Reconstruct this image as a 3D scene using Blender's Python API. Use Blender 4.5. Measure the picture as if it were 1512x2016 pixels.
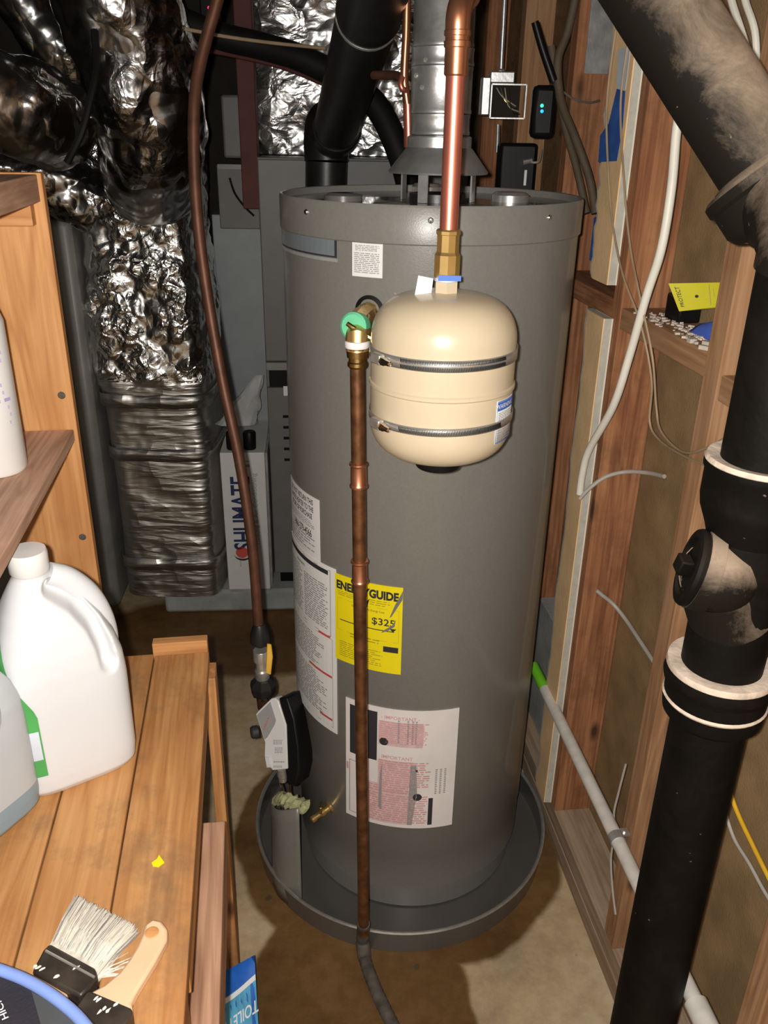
import bpy, bmesh, math, random
from mathutils import Vector, Matrix, noise
for o in list(bpy.data.objects): bpy.data.objects.remove(o, do_unlink=True)
scene = bpy.context.scene
COL = scene.collection
V = Vector
PI = math.pi
# ---------------------------------------------------------------- camera
F_PX, PITCH, ROLL, CAM_H = 1650.0, math.radians(24.5), math.radians(1.02), 1.588
_f = V((0, math.cos(PITCH), -math.sin(PITCH))); _r = V((1, 0, 0)); _u = _r.cross(_f)
CR = math.cos(ROLL) * _r + math.sin(ROLL) * _u
CU = -math.sin(ROLL) * _r + math.cos(ROLL) * _u
CF = _f; CO = V((0, 0, CAM_H))
cam = bpy.data.cameras.new('camera'); camo = bpy.data.objects.new('camera', cam); COL.objects.link(camo)
cam.sensor_fit = 'VERTICAL'; cam.sensor_height = 36.0; cam.lens = F_PX / 2016 * 36.0; cam.clip_start = 0.01
mw = Matrix((CR, CU, -CF)).transposed().to_4x4(); mw.translation = CO
camo.matrix_world = mw
scene.camera = camo
# ---------------------------------------------------------------- world, phone flash, exposure
w = bpy.data.worlds.new('world'); scene.world = w; w.use_nodes = True
bg = w.node_tree.nodes['Background']; bg.inputs[0].default_value = (1.0, 0.90, 0.78, 1); bg.inputs[1].default_value = 0.34
fl = bpy.data.lights.new('phone_flash', 'POINT'); fl.energy = 58.0; fl.color = (1.0, 0.965, 0.905); fl.shadow_soft_size = 0.008
flo = bpy.data.objects.new('phone_flash', fl); COL.objects.link(flo); flo.location = (-0.022, -0.01, CAM_H + 0.012)
vs = scene.view_settings; vs.view_transform = 'Standard'; vs.look = 'None'; vs.exposure = 0.42; vs.gamma = 1.0
vs.use_curve_mapping = False
# ---------------------------------------------------------------- surveying: sight lines of the photograph met with real planes
def ray(x, y): return CF + (x - 756) / F_PX * CR - (y - 1008) / F_PX * CU
def at(x, y, Y): d = ray(x, y); return CO + d * (Y / d.y)
def onz(x, y, z): d = ray(x, y); return CO + d * ((z - CAM_H) / d.z)
TH = math.radians(7.5)
WN = V((math.cos(TH), math.sin(TH), 0)); WD = V((-math.sin(TH), math.cos(TH), 0)); W0 = V((0.396, 1.764, 0))
def wall(x, y, d=0.0):
    r = ray(x, y); return CO + r * (((W0 + WN * d) - CO).dot(WN) / r.dot(WN))
def wp(Y, d, z):           # point on the right wall: distance Y along the view, depth d behind the stud faces, height z
    s = (Y - W0.y - WN.y * d) / WD.y
    p = W0 + WD * s + WN * d; return V((p.x, p.y, z))
HC = V((0.073, 1.597, 0)); HR = 0.265
def heater(x, y, R=HR):    # (phi, z) on the heater jacket
    d = ray(x, y); a = d.x**2 + d.y**2; o = CO - HC
    b = 2 * (o.x * d.x + o.y * d.y); c = o.x**2 + o.y**2 - R * R
    q = max(b * b - 4 * a * c, 0); t = (-b - math.sqrt(q)) / (2 * a); p = CO + d * t
    return math.atan2(p.x - HC.x, -(p.y - HC.y)), p.z
def hp(phi, z, R=HR): return V((HC.x + R * math.sin(phi), HC.y - R * math.cos(phi), z))
# ---------------------------------------------------------------- mesh helpers
OFF = {}
def frame(axis, up=None):
    z = V(axis).normalized(); u = V(up) if up is not None else (V((0, 0, 1)) if abs(z.z) < 0.95 else V((1, 0, 0)))
    x = u.cross(z).normalized(); y = z.cross(x); return x, y, z
def spl(pts, k=6):
    pts = [V(p) for p in pts]; out = []
    for i in range(len(pts) - 1):
        p0 = pts[max(i - 1, 0)]; p1 = pts[i]; p2 = pts[i + 1]; p3 = pts[min(i + 2, len(pts) - 1)]
        for j in range(k):
            t = j / k
            out.append(0.5 * (2 * p1 + (p2 - p0) * t + (2 * p0 - 5 * p1 + 4 * p2 - p3) * t * t + (3 * p1 - p0 - 3 * p2 + p3) * t**3))
    out.append(pts[-1]); return out
class MB:
    def __init__(s): s.v = []; s.f = []
    def add(s, vs, fs):
        n = len(s.v); s.v += [V(p) for p in vs]; s.f += [tuple(i + n for i in f) for f in fs]; return s
    def box(s, c, d, ex=(1, 0, 0), ey=(0, 1, 0), ez=None):
        ex = V(ex).normalized(); ey = V(ey).normalized(); ez = V(ez).normalized() if ez is not None else ex.cross(ey).normalized()
        c = V(c); vs = [c + ex * (a * d[0] / 2) + ey * (b * d[1] / 2) + ez * (e * d[2] / 2) for e in (-1, 1) for b in (-1, 1) for a in (-1, 1)]
        return s.add(vs, [(0, 2, 3, 1), (4, 5, 7, 6), (0, 1, 5, 4), (2, 6, 7, 3), (0, 4, 6, 2), (1, 3, 7, 5)])
    def tube(s, path, r, n=12, cap=True):
        path = [V(p) for p in path]; m = len(path); rs = r if isinstance(r, (list, tuple)) else [r] * m
        vs = []; x = None
        for i, p in enumerate(path):
            t = (path[min(i + 1, m - 1)] - path[max(i - 1, 0)]).normalized()
            if x is None: x, y, _ = frame(t)
            else:
                x = (x - t * x.dot(t)).normalized(); y = t.cross(x)
            for k in range(n):
                a = 2 * PI * k / n; vs.append(p + x * (math.cos(a) * rs[i]) + y * (math.sin(a) * rs[i]))
        fs = [(i * n + k, i * n + (k + 1) % n, (i + 1) * n + (k + 1) % n, (i + 1) * n + k) for i in range(m - 1) for k in range(n)]
        if cap: fs += [tuple(range(n))[::-1], tuple(range((m - 1) * n, m * n))]
        return s.add(vs, fs)
    def lathe(s, prof, c=(0, 0, 0), axis=(0, 0, 1), n=40, a0=0, a1=None, up=None):
        x, y, z = frame(axis, up); c = V(c); vs = []; full = a1 is None
        m = n if full else n + 1
        for r, h in prof:
            for k in range(m):
                a = a0 + (2 * PI if full else (a1 - a0)) * k / n
                vs.append(c + z * h + x * (r * math.cos(a)) + y * (r * math.sin(a)))
        fs = []
        for i in range(len(prof) - 1):
            for k in range(n):
                k2 = (k + 1) % m if full else k + 1
                fs.append((i * m + k, i * m + k2, (i + 1) * m + k2, (i + 1) * m + k))
        if full and prof[0] != prof[-1]:
            if prof[0][0] > 1e-6: fs.append(tuple(range(m))[::-1])
            if prof[-1][0] > 1e-6: fs.append(tuple(range((len(prof) - 1) * m, len(prof) * m)))
        return s.add(vs, fs)
    def prism(s, poly, o, ex, ey, t):
        o = V(o); ex = V(ex); ey = V(ey); ez = ex.cross(ey).normalized() * t; n = len(poly)
        a = [o + ex * p[0] + ey * p[1] for p in poly]
        return s.add(a + [p + ez for p in a], [tuple(range(n))[::-1], tuple(range(n, 2 * n))] + [(i, (i + 1) % n, n + (i + 1) % n, n + i) for i in range(n)])
    def grid(s, rows):
        h = len(rows); k = len(rows[0])
        return s.add([p for r in rows for p in r], [(i * k + j, i * k + j + 1, (i + 1) * k + j + 1, (i + 1) * k + j) for i in range(h - 1) for j in range(k - 1)])
    def build(s, name, mat, parent=None, smooth=35, bevel=0, solid=0, origin=None):
        me = bpy.data.meshes.new(name); off = OFF[parent.name] if parent else (V(origin) if origin is not None else V((0, 0, 0)))
        me.from_pydata([tuple(p - off) for p in s.v], [], s.f); me.validate()
        bm = bmesh.new(); bm.from_mesh(me); bmesh.ops.recalc_face_normals(bm, faces=bm.faces); bm.to_mesh(me); bm.free()
        if smooth:
            me.polygons.foreach_set('use_smooth', [True] * len(me.polygons)); me.set_sharp_from_angle(angle=math.radians(smooth))
        o = bpy.data.objects.new(name, me); COL.objects.link(o); me.materials.append(MAT[mat] if isinstance(mat, str) else mat)
        if parent: o.parent = parent
        else: o.location = off
        OFF[o.name] = off
        if solid: m = o.modifiers.new('solid', 'SOLIDIFY'); m.thickness = solid; m.offset = -1
        if bevel: m = o.modifiers.new('bevel', 'BEVEL'); m.width = bevel; m.segments = 2; m.limit_method = 'ANGLE'
        return o
def thing(name, label, cat, loc, group=None):
    o = bpy.data.objects.new(name, None); COL.objects.link(o); o.location = V(loc); o.empty_display_size = 0.05
    OFF[o.name] = V(loc); tag(o, label, cat, group); return o
def tag(o, label, cat, group=None):
    o['label'] = label; o['category'] = cat
    if group: o['group'] = group
    return o
def struct(o): o['kind'] = 'structure'; return o
def board(name, mat, parent, c, dims, ex, ey, bevel=0.0015, seg=0, wob=0.0):
    """a piece of lumber: its own local frame with the grain along local x"""
    ex = V(ex).normalized(); ey = (V(ey) - ex * V(ey).dot(ex)).normalized(); ez = ex.cross(ey)
    b = MB().box((0, 0, 0), dims)
    me = bpy.data.meshes.new(name); me.from_pydata([tuple(p) for p in b.v], [], b.f)
    bm = bmesh.new(); bm.from_mesh(me); bmesh.ops.recalc_face_normals(bm, faces=bm.faces); bm.to_mesh(me); bm.free()
    me.materials.append(MAT[mat])
    o = bpy.data.objects.new(name, me); COL.objects.link(o)
    m = Matrix((ex, ey, ez)).transposed().to_4x4(); off = OFF[parent.name] if parent else V((0, 0, 0))
    m.translation = V(c) - off
    if parent: o.parent = parent
    o.matrix_basis = m
    OFF[o.name] = V(c)
    if bevel: q = o.modifiers.new('bevel', 'BEVEL'); q.width = bevel; q.segments = 2
    return o
# ---------------------------------------------------------------- flat print
_TX = {}
def glyphs(text, size, bold=0.0, xs=1.0):
    k = (text, bold)
    if k not in _TX:
        cu = bpy.data.curves.new('t', 'FONT'); cu.body = text; cu.align_x = 'CENTER'; cu.align_y = 'CENTER'; cu.offset = bold; cu.resolution_u = 3
        ob = bpy.data.objects.new('t', cu); COL.objects.link(ob)
        dg = bpy.context.evaluated_depsgraph_get(); me = bpy.data.meshes.new_from_object(ob.evaluated_get(dg))
        _TX[k] = ([(p.co.x, p.co.y) for p in me.vertices], [tuple(p.vertices) for p in me.polygons])
        bpy.data.objects.remove(ob); bpy.data.curves.remove(cu); bpy.data.meshes.remove(me)
    vs, fs = _TX[k]
    return [(x * size * xs, y * size) for x, y in vs], fs
class Print:
    def __init__(s, fn): s.fn = fn; s.m = MB()
    def text(s, t, u, v, size, bold=0.0, xs=1.0, rot=0.0):
        vs, fs = glyphs(t, size, bold, xs); c, q = math.cos(rot), math.sin(rot)
        s.m.add([s.fn(u + x * c - y * q, v + x * q + y * c) for x, y in vs], fs); return s
    def quad(s, u0, v0, u1, v1, n=1):
        for i in range(n):
            a = u0 + (u1 - u0) * i / n; b = u0 + (u1 - u0) * (i + 1) / n
            s.m.add([s.fn(a, v0), s.fn(b, v0), s.fn(b, v1), s.fn(a, v1)], [(0, 1, 2, 3)])
        return s
    def poly(s, pts): s.m.add([s.fn(*p) for p in pts], [tuple(range(len(pts)))]); return s
    def frame(s, u0, v0, u1, v1, t, n=4):
        s.quad(u0, v0, u1, v0 + t, n); s.quad(u0, v1 - t, u1, v1, n); s.quad(u0, v0, u0 + t, v1); s.quad(u1 - t, v0, u1, v1); return s
    def lines(s, u0, u1, v0, v1, n, rnd, fill=0.5, ragged=0.25):
        h = (v1 - v0) / n
        for i in range(n):
            v = v1 - (i + 0.5) * h; u = u0; e = u1 - rnd.random() * ragged * (u1 - u0)
            while u < e:
                l = rnd.uniform(1.2, 4.5) * h; l = min(l, e - u)
                s.quad(u, v - h * fill / 2, u + l, v + h * fill / 2); u += l + h * 0.55
        return s
    def dots(s, u, v, r, n=14): s.poly([(u + r * math.cos(2 * PI * k / n), v + r * math.sin(2 * PI * k / n)) for k in range(n)]); return s
    def build(s, name, mat, parent): return s.m.build(name, mat, parent, smooth=0)
def oncyl(c, R, phi, z):
    c = V(c)
    return lambda u, v: V((c.x + R * math.sin(phi + u / R), c.y - R * math.cos(phi + u / R), z + v))
def onpl(o, ex, ey):
    o = V(o); ex = V(ex).normalized(); ey = V(ey).normalized()
    return lambda u, v: o + ex * u + ey * v
# ---------------------------------------------------------------- materials
MAT = {}
def newmat(name):
    m = bpy.data.materials.new(name); m.use_nodes = True; nt = m.node_tree; MAT[name] = m
    return m, nt, nt.nodes['Principled BSDF']
def nd(nt, t, **k):
    n = nt.nodes.new(t)
    for a, b in k.items():
        if a.startswith('i_'): n.inputs[a[2:].replace('_', ' ')].default_value = b
        else: setattr(n, a, b)
    return n
def ramp(nt, stops, fac):
    r = nt.nodes.new('ShaderNodeValToRGB'); cr = r.color_ramp
    while len(cr.elements) < len(stops): cr.elements.new(0.5)
    for e, (p, c) in zip(cr.elements, stops): e.position = p; e.color = (*c, 1) if len(c) == 3 else c
    nt.links.new(fac, r.inputs[0]); return r
def mixc(nt, fac, a, b, mode='MIX'):
    n = nt.nodes.new('ShaderNodeMix'); n.data_type = 'RGBA'; n.blend_type = mode
    for sk, val in ((n.inputs[0], fac), (n.inputs[6], a), (n.inputs[7], b)):
        if hasattr(val, 'is_linked') or hasattr(val, 'links'): nt.links.new(val, sk)
        else: sk.default_value = val if isinstance(val, (int, float)) else (*val, 1) if len(val) == 3 else val
    return n.outputs[2]
def simple(name, col, rough=0.5, metal=0.0, spec=0.5, var=0.12, vscale=18, bump=0.0, bscale=80, emit=None, coat=0.0, trans=0.0):
    m, nt, p = newmat(name); tc = nd(nt, 'ShaderNodeTexCoord')
    n = nd(nt, 'ShaderNodeTexNoise', i_Scale=vscale, i_Detail=4.0); nt.links.new(tc.outputs['Object'], n.inputs['Vector'])
    lo = tuple(max(c * (1 - var), 0) for c in col); hi = tuple(min(c * (1 + var), 1) for c in col)
    r = ramp(nt, [(0.3, lo), (0.7, hi)], n.outputs['Fac']); nt.links.new(r.outputs[0], p.inputs['Base Color'])
    p.inputs['Roughness'].default_value = rough; p.inputs['Metallic'].default_value = metal; p.inputs['Specular IOR Level'].default_value = spec
    p.inputs['Coat Weight'].default_value = coat
    if trans: p.inputs['Transmission Weight'].default_value = trans
    if bump:
        b = nd(nt, 'ShaderNodeTexNoise', i_Scale=bscale, i_Detail=3.0); nt.links.new(tc.outputs['Object'], b.inputs['Vector'])
        bp = nd(nt, 'ShaderNodeBump', i_Strength=bump, i_Distance=0.004); nt.links.new(b.outputs['Fac'], bp.inputs['Height']); nt.links.new(bp.outputs[0], p.inputs['Normal'])
    if emit: p.inputs['Emission Color'].default_value = (*emit[0], 1); p.inputs['Emission Strength'].default_value = emit[1]
    return m
def wood(name, light, dark, knot, rough=0.62, grain=1.0, dirt=None, gs=9.0):
    m, nt, p = newmat(name); tc = nd(nt, 'ShaderNodeTexCoord'); oi = nd(nt, 'ShaderNodeObjectInfo')
    add = nd(nt, 'ShaderNodeVectorMath', operation='MULTIPLY_ADD'); cmb = nd(nt, 'ShaderNodeCombineXYZ')
    for i in range(3): nt.links.new(oi.outputs['Random'], cmb.inputs[i])
    nt.links.new(cmb.outputs[0], add.inputs[0]); add.inputs[1].default_value = (7.3, 5.1, 3.7); nt.links.new(tc.outputs['Object'], add.inputs[2])
    mp = nd(nt, 'ShaderNodeMapping'); mp.inputs['Scale'].default_value = (1.1, gs, gs); nt.links.new(add.outputs[0], mp.inputs[0])
    n1 = nd(nt, 'ShaderNodeTexNoise', i_Scale=2.2, i_Detail=3.0, i_Distortion=0.6); nt.links.new(mp.outputs[0], n1.inputs['Vector'])
    wv = nd(nt, 'ShaderNodeMath', operation='MULTIPLY', i_Value_001=5.5) if False else nd(nt, 'ShaderNodeMath', operation='MULTIPLY')
    wv.inputs[1].default_value = 9.0; nt.links.new(n1.outputs['Fac'], wv.inputs[0])
    fr = nd(nt, 'ShaderNodeMath', operation='PINGPONG'); fr.inputs[1].default_value = 1.0; nt.links.new(wv.outputs[0], fr.inputs[0])
    mp2 = nd(nt, 'ShaderNodeMapping'); mp2.inputs['Scale'].default_value = (2.5, 95, 95); nt.links.new(add.outputs[0], mp2.inputs[0])
    n2 = nd(nt, 'ShaderNodeTexNoise', i_Scale=1.6, i_Detail=3.0); nt.links.new(mp2.outputs[0], n2.inputs['Vector'])
    mid = tuple(a * 0.62 + b * 0.38 for a, b in zip(light, dark))
    c1 = ramp(nt, [(0.0, light), (0.6, mid), (1.0, tuple(a * .35 + b * .65 for a, b in zip(light, dark)))], fr.outputs[0]).outputs[0]
    c2 = ramp(nt, [(0.35, dark), (0.62, (1, 1, 1))], n2.outputs['Fac']).outputs[0]
    c = mixc(nt, 0.34 * grain, c1, c2, 'MULTIPLY')
    n3 = nd(nt, 'ShaderNodeTexNoise', i_Scale=3.5, i_Detail=4.0); nt.links.new(add.outputs[0], n3.inputs['Vector'])
    t3 = ramp(nt, [(0.3, tuple(0.72 + 0.2 * x for x in light)), (0.65, (1, 1, 1))], n3.outputs['Fac']).outputs[0]
    c = mixc(nt, 0.8, c, t3, 'MULTIPLY')
    if knot:
        mp3 = nd(nt, 'ShaderNodeMapping'); mp3.inputs['Scale'].default_value = (2.6, 6.5, 6.5); nt.links.new(add.outputs[0], mp3.inputs[0])
        vo = nd(nt, 'ShaderNodeTexVoronoi', i_Scale=1.5); nt.links.new(mp3.outputs[0], vo.inputs['Vector'])
        kf = ramp(nt, [(0.05, (1, 1, 1)), (0.14, (0, 0, 0))], vo.outputs['Distance']).outputs[0]
        c = mixc(nt, kf, c, knot)
    if dirt:
        n4 = nd(nt, 'ShaderNodeTexNoise', i_Scale=7.0, i_Detail=6.0, i_Roughness=0.7); nt.links.new(add.outputs[0], n4.inputs['Vector'])
        df = ramp(nt, [(0.5, (0, 0, 0)), (0.72, (dirt[1],) * 3)], n4.outputs['Fac']).outputs[0]
        c = mixc(nt, df, c, dirt[0])
    nt.links.new(c, p.inputs['Base Color']); p.inputs['Roughness'].default_value = rough; p.inputs['Specular IOR Level'].default_value = 0.35
    bp = nd(nt, 'ShaderNodeBump', i_Strength=0.25, i_Distance=0.002); nt.links.new(n2.outputs['Fac'], bp.inputs['Height']); nt.links.new(bp.outputs[0], p.inputs['Normal'])
    return m
wood('pine_orange', (0.66, 0.345, 0.135), (0.46, 0.19, 0.06), (0.20, 0.08, 0.03), grain=0.6)
wood('pine_bench', (0.60, 0.32, 0.125), (0.40, 0.165, 0.05), (0.13, 0.06, 0.025), grain=0.7, dirt=((0.20, 0.115, 0.06), 0.85))
wood('pine_rough', (0.62, 0.37, 0.24), (0.22, 0.10, 0.05), None, rough=0.85)
wood('shelf_worn', (0.66, 0.42, 0.30), (0.36, 0.20, 0.125), None, rough=0.7)
wood('stud_red', (0.46, 0.215, 0.10), (0.27, 0.105, 0.045), (0.07, 0.03, 0.015), rough=0.8, grain=1.4, dirt=((0.09, 0.045, 0.02), 0.6))
wood('stud_tan', (0.47, 0.265, 0.135), (0.30, 0.15, 0.07), (0.10, 0.05, 0.02), rough=0.82, dirt=((0.30, 0.2, 0.13), 0.5))
wood('plate_grey', (0.47, 0.345, 0.24), (0.30, 0.20, 0.13), None, rough=0.9, dirt=((0.34, 0.27, 0.2), 0.7))
wood('plywood', (0.27, 0.155, 0.07), (0.17, 0.085, 0.035), (0.08, 0.04, 0.02), rough=0.85, gs=4)
simple('sheathing', (0.275, 0.178, 0.088), 0.95, var=0.2, vscale=14, spec=0.2, bump=0.25, bscale=220)
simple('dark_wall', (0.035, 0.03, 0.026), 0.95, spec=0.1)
simple('heater_grey', (0.20, 0.19, 0.172), 0.33, spec=0.45, var=0.05, vscale=180, bump=0.05, bscale=420, coat=0.15)
simple('heater_top', (0.14, 0.132, 0.12), 0.3, spec=0.5, var=0.1)
simple('lid_dark', (0.05, 0.047, 0.044), 0.22, spec=0.6, var=0.1, coat=0.4)
simple('pan_grey', (0.19, 0.178, 0.165), 0.24, metal=0.55, var=0.08, vscale=9, coat=0.3)
simple('cream', (0.60, 0.495, 0.345), 0.3, spec=0.5, var=0.03, coat=0.25)
simple('copper_bright', (0.82, 0.27, 0.19), 0.36, metal=0.85, var=0.1)
simple('copper_aged', (0.21, 0.095, 0.042), 0.42, metal=0.75, var=0.45, vscale=45, bump=0.1)
simple('copper_fit', (0.62, 0.27, 0.15), 0.3, metal=0.9, var=0.2)
simple('gas_brown', (0.125, 0.052, 0.03), 0.5, metal=0.5, var=0.25, vscale=30)
simple('brass', (0.78, 0.53, 0.20), 0.3, metal=0.85, var=0.12)
simple('brass_dull', (0.52, 0.34, 0.12), 0.3, metal=1, var=0.3, vscale=60)
simple('galvanised', (0.62, 0.62, 0.61), 0.36, metal=0.82, var=0.2, vscale=30, bump=0.06, bscale=120)
simple('steel', (0.60, 0.58, 0.54), 0.32, metal=0.75, var=0.12, vscale=60)
simple('chrome', (0.8, 0.79, 0.77), 0.12, metal=1, var=0.05)
simple('furnace_grey', (0.165, 0.16, 0.155), 0.5, var=0.06)
simple('panel_pale', (0.30, 0.32, 0.33), 0.5, var=0.06)
simple('metal_dull', (0.24, 0.232, 0.215), 0.5, metal=0.15, var=0.2, vscale=6)
simple('filter_white', (0.72, 0.71, 0.68), 0.6, var=0.03)
simple('white_plastic', (0.70, 0.69, 0.675), 0.3, var=0.02, coat=0.2)
simple('white_label', (0.83, 0.81, 0.79), 0.55, var=0.03)
simple('paper', (0.80, 0.74, 0.72), 0.7, var=0.05)
simple('pvc', (0.68, 0.64, 0.58), 0.4, var=0.12, vscale=40)
simple('cable_white', (0.80, 0.76, 0.66), 0.45, var=0.05)
simple('cable_tan', (0.36, 0.26, 0.16), 0.55, var=0.15)
simple('cable_grey', (0.42, 0.39, 0.34), 0.5, var=0.1)
simple('black_rubber', (0.008, 0.008, 0.007), 0.6, spec=0.2, var=0.3)
simple('black_plastic', (0.006, 0.006, 0.006), 0.4, spec=0.2, var=0.2)
simple('black_metal', (0.018, 0.018, 0.018), 0.38, metal=0.2, spec=0.6, var=0.3, bump=0.05)
simple('ink', (0.03, 0.03, 0.035), 0.6, var=0.05)
simple('ink_soft', (0.32, 0.31, 0.31), 0.6, var=0.05)
simple('ink_olive', (0.36, 0.29, 0.02), 0.6, var=0.05)
simple('ink_red', (0.62, 0.09, 0.07), 0.6, var=0.05)
simple('ink_pink', (0.66, 0.33, 0.33), 0.6, var=0.1)
simple('ink_blue', (0.05, 0.15, 0.55), 0.5, var=0.05)
simple('ink_navy', (0.02, 0.03, 0.12), 0.5, var=0.05)
simple('ink_white', (0.8, 0.8, 0.8), 0.5, var=0.02)
simple('energy_yellow', (0.90, 0.74, 0.005), 0.5, var=0.03)
simple('yellow_card', (0.62, 0.56, 0.03), 0.45, var=0.05)
simple('yellow_paint', (0.75, 0.42, 0.02), 0.45, var=0.15)
simple('green_cap', (0.16, 0.62, 0.34), 0.45, var=0.12)
simple('green_lime', (0.22, 0.72, 0.03), 0.4, var=0.05)
simple('green_label', (0.07, 0.34, 0.09), 0.4, var=0.12)
simple('badge_blue', (0.25, 0.29, 0.31), 0.3, metal=0.3, var=0.04)
simple('badge_strip', (0.45, 0.46, 0.45), 0.3, metal=0.3, var=0.04)
simple('gypsum', (0.48, 0.46, 0.40), 0.95, var=0.1, vscale=60, bump=0.3)
simple('drywall_tan', (0.82, 0.56, 0.30), 0.9, var=0.12, vscale=12, bump=0.15)
simple('drywall_white', (0.74, 0.70, 0.58), 0.9, var=0.06)
simple('tape_blue', (0.03, 0.11, 0.40), 0.6, var=0.25, vscale=30)
simple('tape_white', (0.55, 0.60, 0.68), 0.6, var=0.15)
simple('insulation', (0.42, 0.42, 0.22), 1.0, var=0.35, vscale=60, bump=0.6, bscale=120)
simple('foam_blue', (0.06, 0.14, 0.6), 0.5, var=0.1)
simple('debris', (0.58, 0.50, 0.42), 0.95, var=0.25, vscale=40)
simple('pad_concrete', (0.33, 0.34, 0.32), 0.9, var=0.18, vscale=12, bump=0.3)
simple('hose_brown', (0.085, 0.058, 0.034), 0.7, var=0.3)
simple('paper_pink', (0.70, 0.50, 0.50), 0.7, var=0.12, vscale=60)
simple('hose_grey', (0.10, 0.085, 0.07), 0.7, var=0.4, vscale=50, bump=0.3)
simple('blonde_wood', (0.72, 0.47, 0.29), 0.5, var=0.06)
simple('ferrule', (0.045, 0.035, 0.028), 0.4, metal=0.3, var=0.5, vscale=40)
simple('bristle', (0.62, 0.58, 0.50), 0.85, var=0.35, vscale=60)
simple('bristle_tip', (0.80, 0.75, 0.66), 0.9, var=0.08)
simple('bag_black', (0.018, 0.018, 0.028), 0.6, var=0.2, bump=0.2, bscale=300)
simple('bag_grey', (0.055, 0.06, 0.065), 0.6, var=0.1)
simple('bag_blue', (0.20, 0.30, 0.66), 0.5, var=0.1)
simple('wipe_blue', (0.02, 0.13, 0.55), 0.3, var=0.3, vscale=20)
simple('wipe_teal', (0.08, 0.38, 0.62), 0.3, var=0.2)
simple('purple_ink', (0.40, 0.34, 0.55), 0.5, var=0.1)
simple('red_board', (0.10, 0.025, 0.02), 0.7, var=0.2)
simple('led_green', (0.02, 0.9, 0.4), 0.4, emit=((0.02, 1.0, 0.40), 1.4))
simple('led_blue', (0.02, 0.3, 1.0), 0.4, emit=((0.01, 0.30, 1.0), 1.4))
simple('led_red', (1.0, 0.05, 0.15), 0.4, emit=((1.0, 0.02, 0.10), 1.6))
simple('bag_clear', (0.42, 0.42, 0.41), 0.25, var=0.2, bump=0.3, bscale=30)
def jugmat(name, c1, c2, zsplit):
    m, nt, p = newmat(name); tc = nd(nt, 'ShaderNodeTexCoord'); sp = nd(nt, 'ShaderNodeSeparateXYZ'); nt.links.new(tc.outputs['Object'], sp.inputs[0])
    mt = nd(nt, 'ShaderNodeMath', operation='GREATER_THAN'); mt.inputs[1].default_value = zsplit; nt.links.new(sp.outputs[2], mt.inputs[0])
    c = mixc(nt, mt.outputs[0], c1, c2); nt.links.new(c, p.inputs['Base Color'])
    p.inputs['Roughness'].default_value = 0.35; p.inputs['Subsurface Weight'].default_value = 0.25; p.inputs['Subsurface Radius'].default_value = (0.03, 0.03, 0.03); p.inputs['Subsurface Scale'].default_value = 0.3
jugmat('jug_white', (0.65, 0.66, 0.68), (0.65, 0.66, 0.68), 9)
jugmat('jug_clear', (0.24, 0.33, 0.39), (0.47, 0.50, 0.525), 0.045)
# crumpled foil: mirror metal, relief in mesh and bump
def foil(name, col, rough, strength, scale, lo=0.42, hi=0.58, stretch=(1, 1, 1)):
    """mirror foil whose crinkle comes and goes in patches"""
    m, nt, p = newmat(name); tc = nd(nt, 'ShaderNodeTexCoord'); mp = nd(nt, 'ShaderNodeMapping'); mp.inputs['Scale'].default_value = stretch; nt.links.new(tc.outputs['Object'], mp.inputs[0]); P = mp.outputs[0]
    wn = nd(nt, 'ShaderNodeTexNoise', i_Scale=scale * 0.35, i_Detail=2.0); nt.links.new(P, wn.inputs['Vector'])
    wa = nd(nt, 'ShaderNodeVectorMath', operation='MULTIPLY_ADD'); nt.links.new(wn.outputs['Color'], wa.inputs[0]); wa.inputs[1].default_value = (0.05, 0.05, 0.05); nt.links.new(P, wa.inputs[2])
    v = nd(nt, 'ShaderNodeTexVoronoi', i_Scale=scale, feature='F2'); nt.links.new(wa.outputs[0], v.inputs['Vector'])
    n = nd(nt, 'ShaderNodeTexNoise', i_Scale=scale * 1.3, i_Detail=3.0, i_Distortion=1.0); nt.links.new(P, n.inputs['Vector'])
    ad = nd(nt, 'ShaderNodeMath', operation='MULTIPLY_ADD'); nt.links.new(n.outputs['Fac'], ad.inputs[0]); ad.inputs[1].default_value = 0.6; nt.links.new(v.outputs['Distance'], ad.inputs[2])
    k = nd(nt, 'ShaderNodeTexNoise', i_Scale=7.0, i_Detail=2.0); nt.links.new(tc.outputs['Object'], k.inputs['Vector'])
    km = ramp(nt, [(lo, (0.12, 0.12, 0.12)), (hi, (1, 1, 1))], k.outputs['Fac']).outputs[0]
    mu = nd(nt, 'ShaderNodeMath', operation='MULTIPLY'); nt.links.new(ad.outputs[0], mu.inputs[0]); nt.links.new(km, mu.inputs[1])
    bp = nd(nt, 'ShaderNodeBump', i_Strength=strength, i_Distance=0.016); nt.links.new(mu.outputs[0], bp.inputs['Height']); nt.links.new(bp.outputs[0], p.inputs['Normal'])
    p.inputs['Base Color'].default_value = (*col, 1); p.inputs['Metallic'].default_value = 1; p.inputs['Roughness'].default_value = rough
foil('foil', (0.88, 0.87, 0.85), 0.24, 0.8, 26)
foil('foil_big', (0.88, 0.87, 0.86), 0.30, 0.7, 12, 0.35, 0.5, (1, 1, 1.6))
foil('foil_smooth', (0.70, 0.67, 0.63), 0.40, 0.5, 9, 0.3, 0.5, (0.5, 0.5, 3.5))
foil('foil_dark', (0.46, 0.45, 0.445), 0.22, 0.6, 17, 0.50, 0.62)
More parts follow.
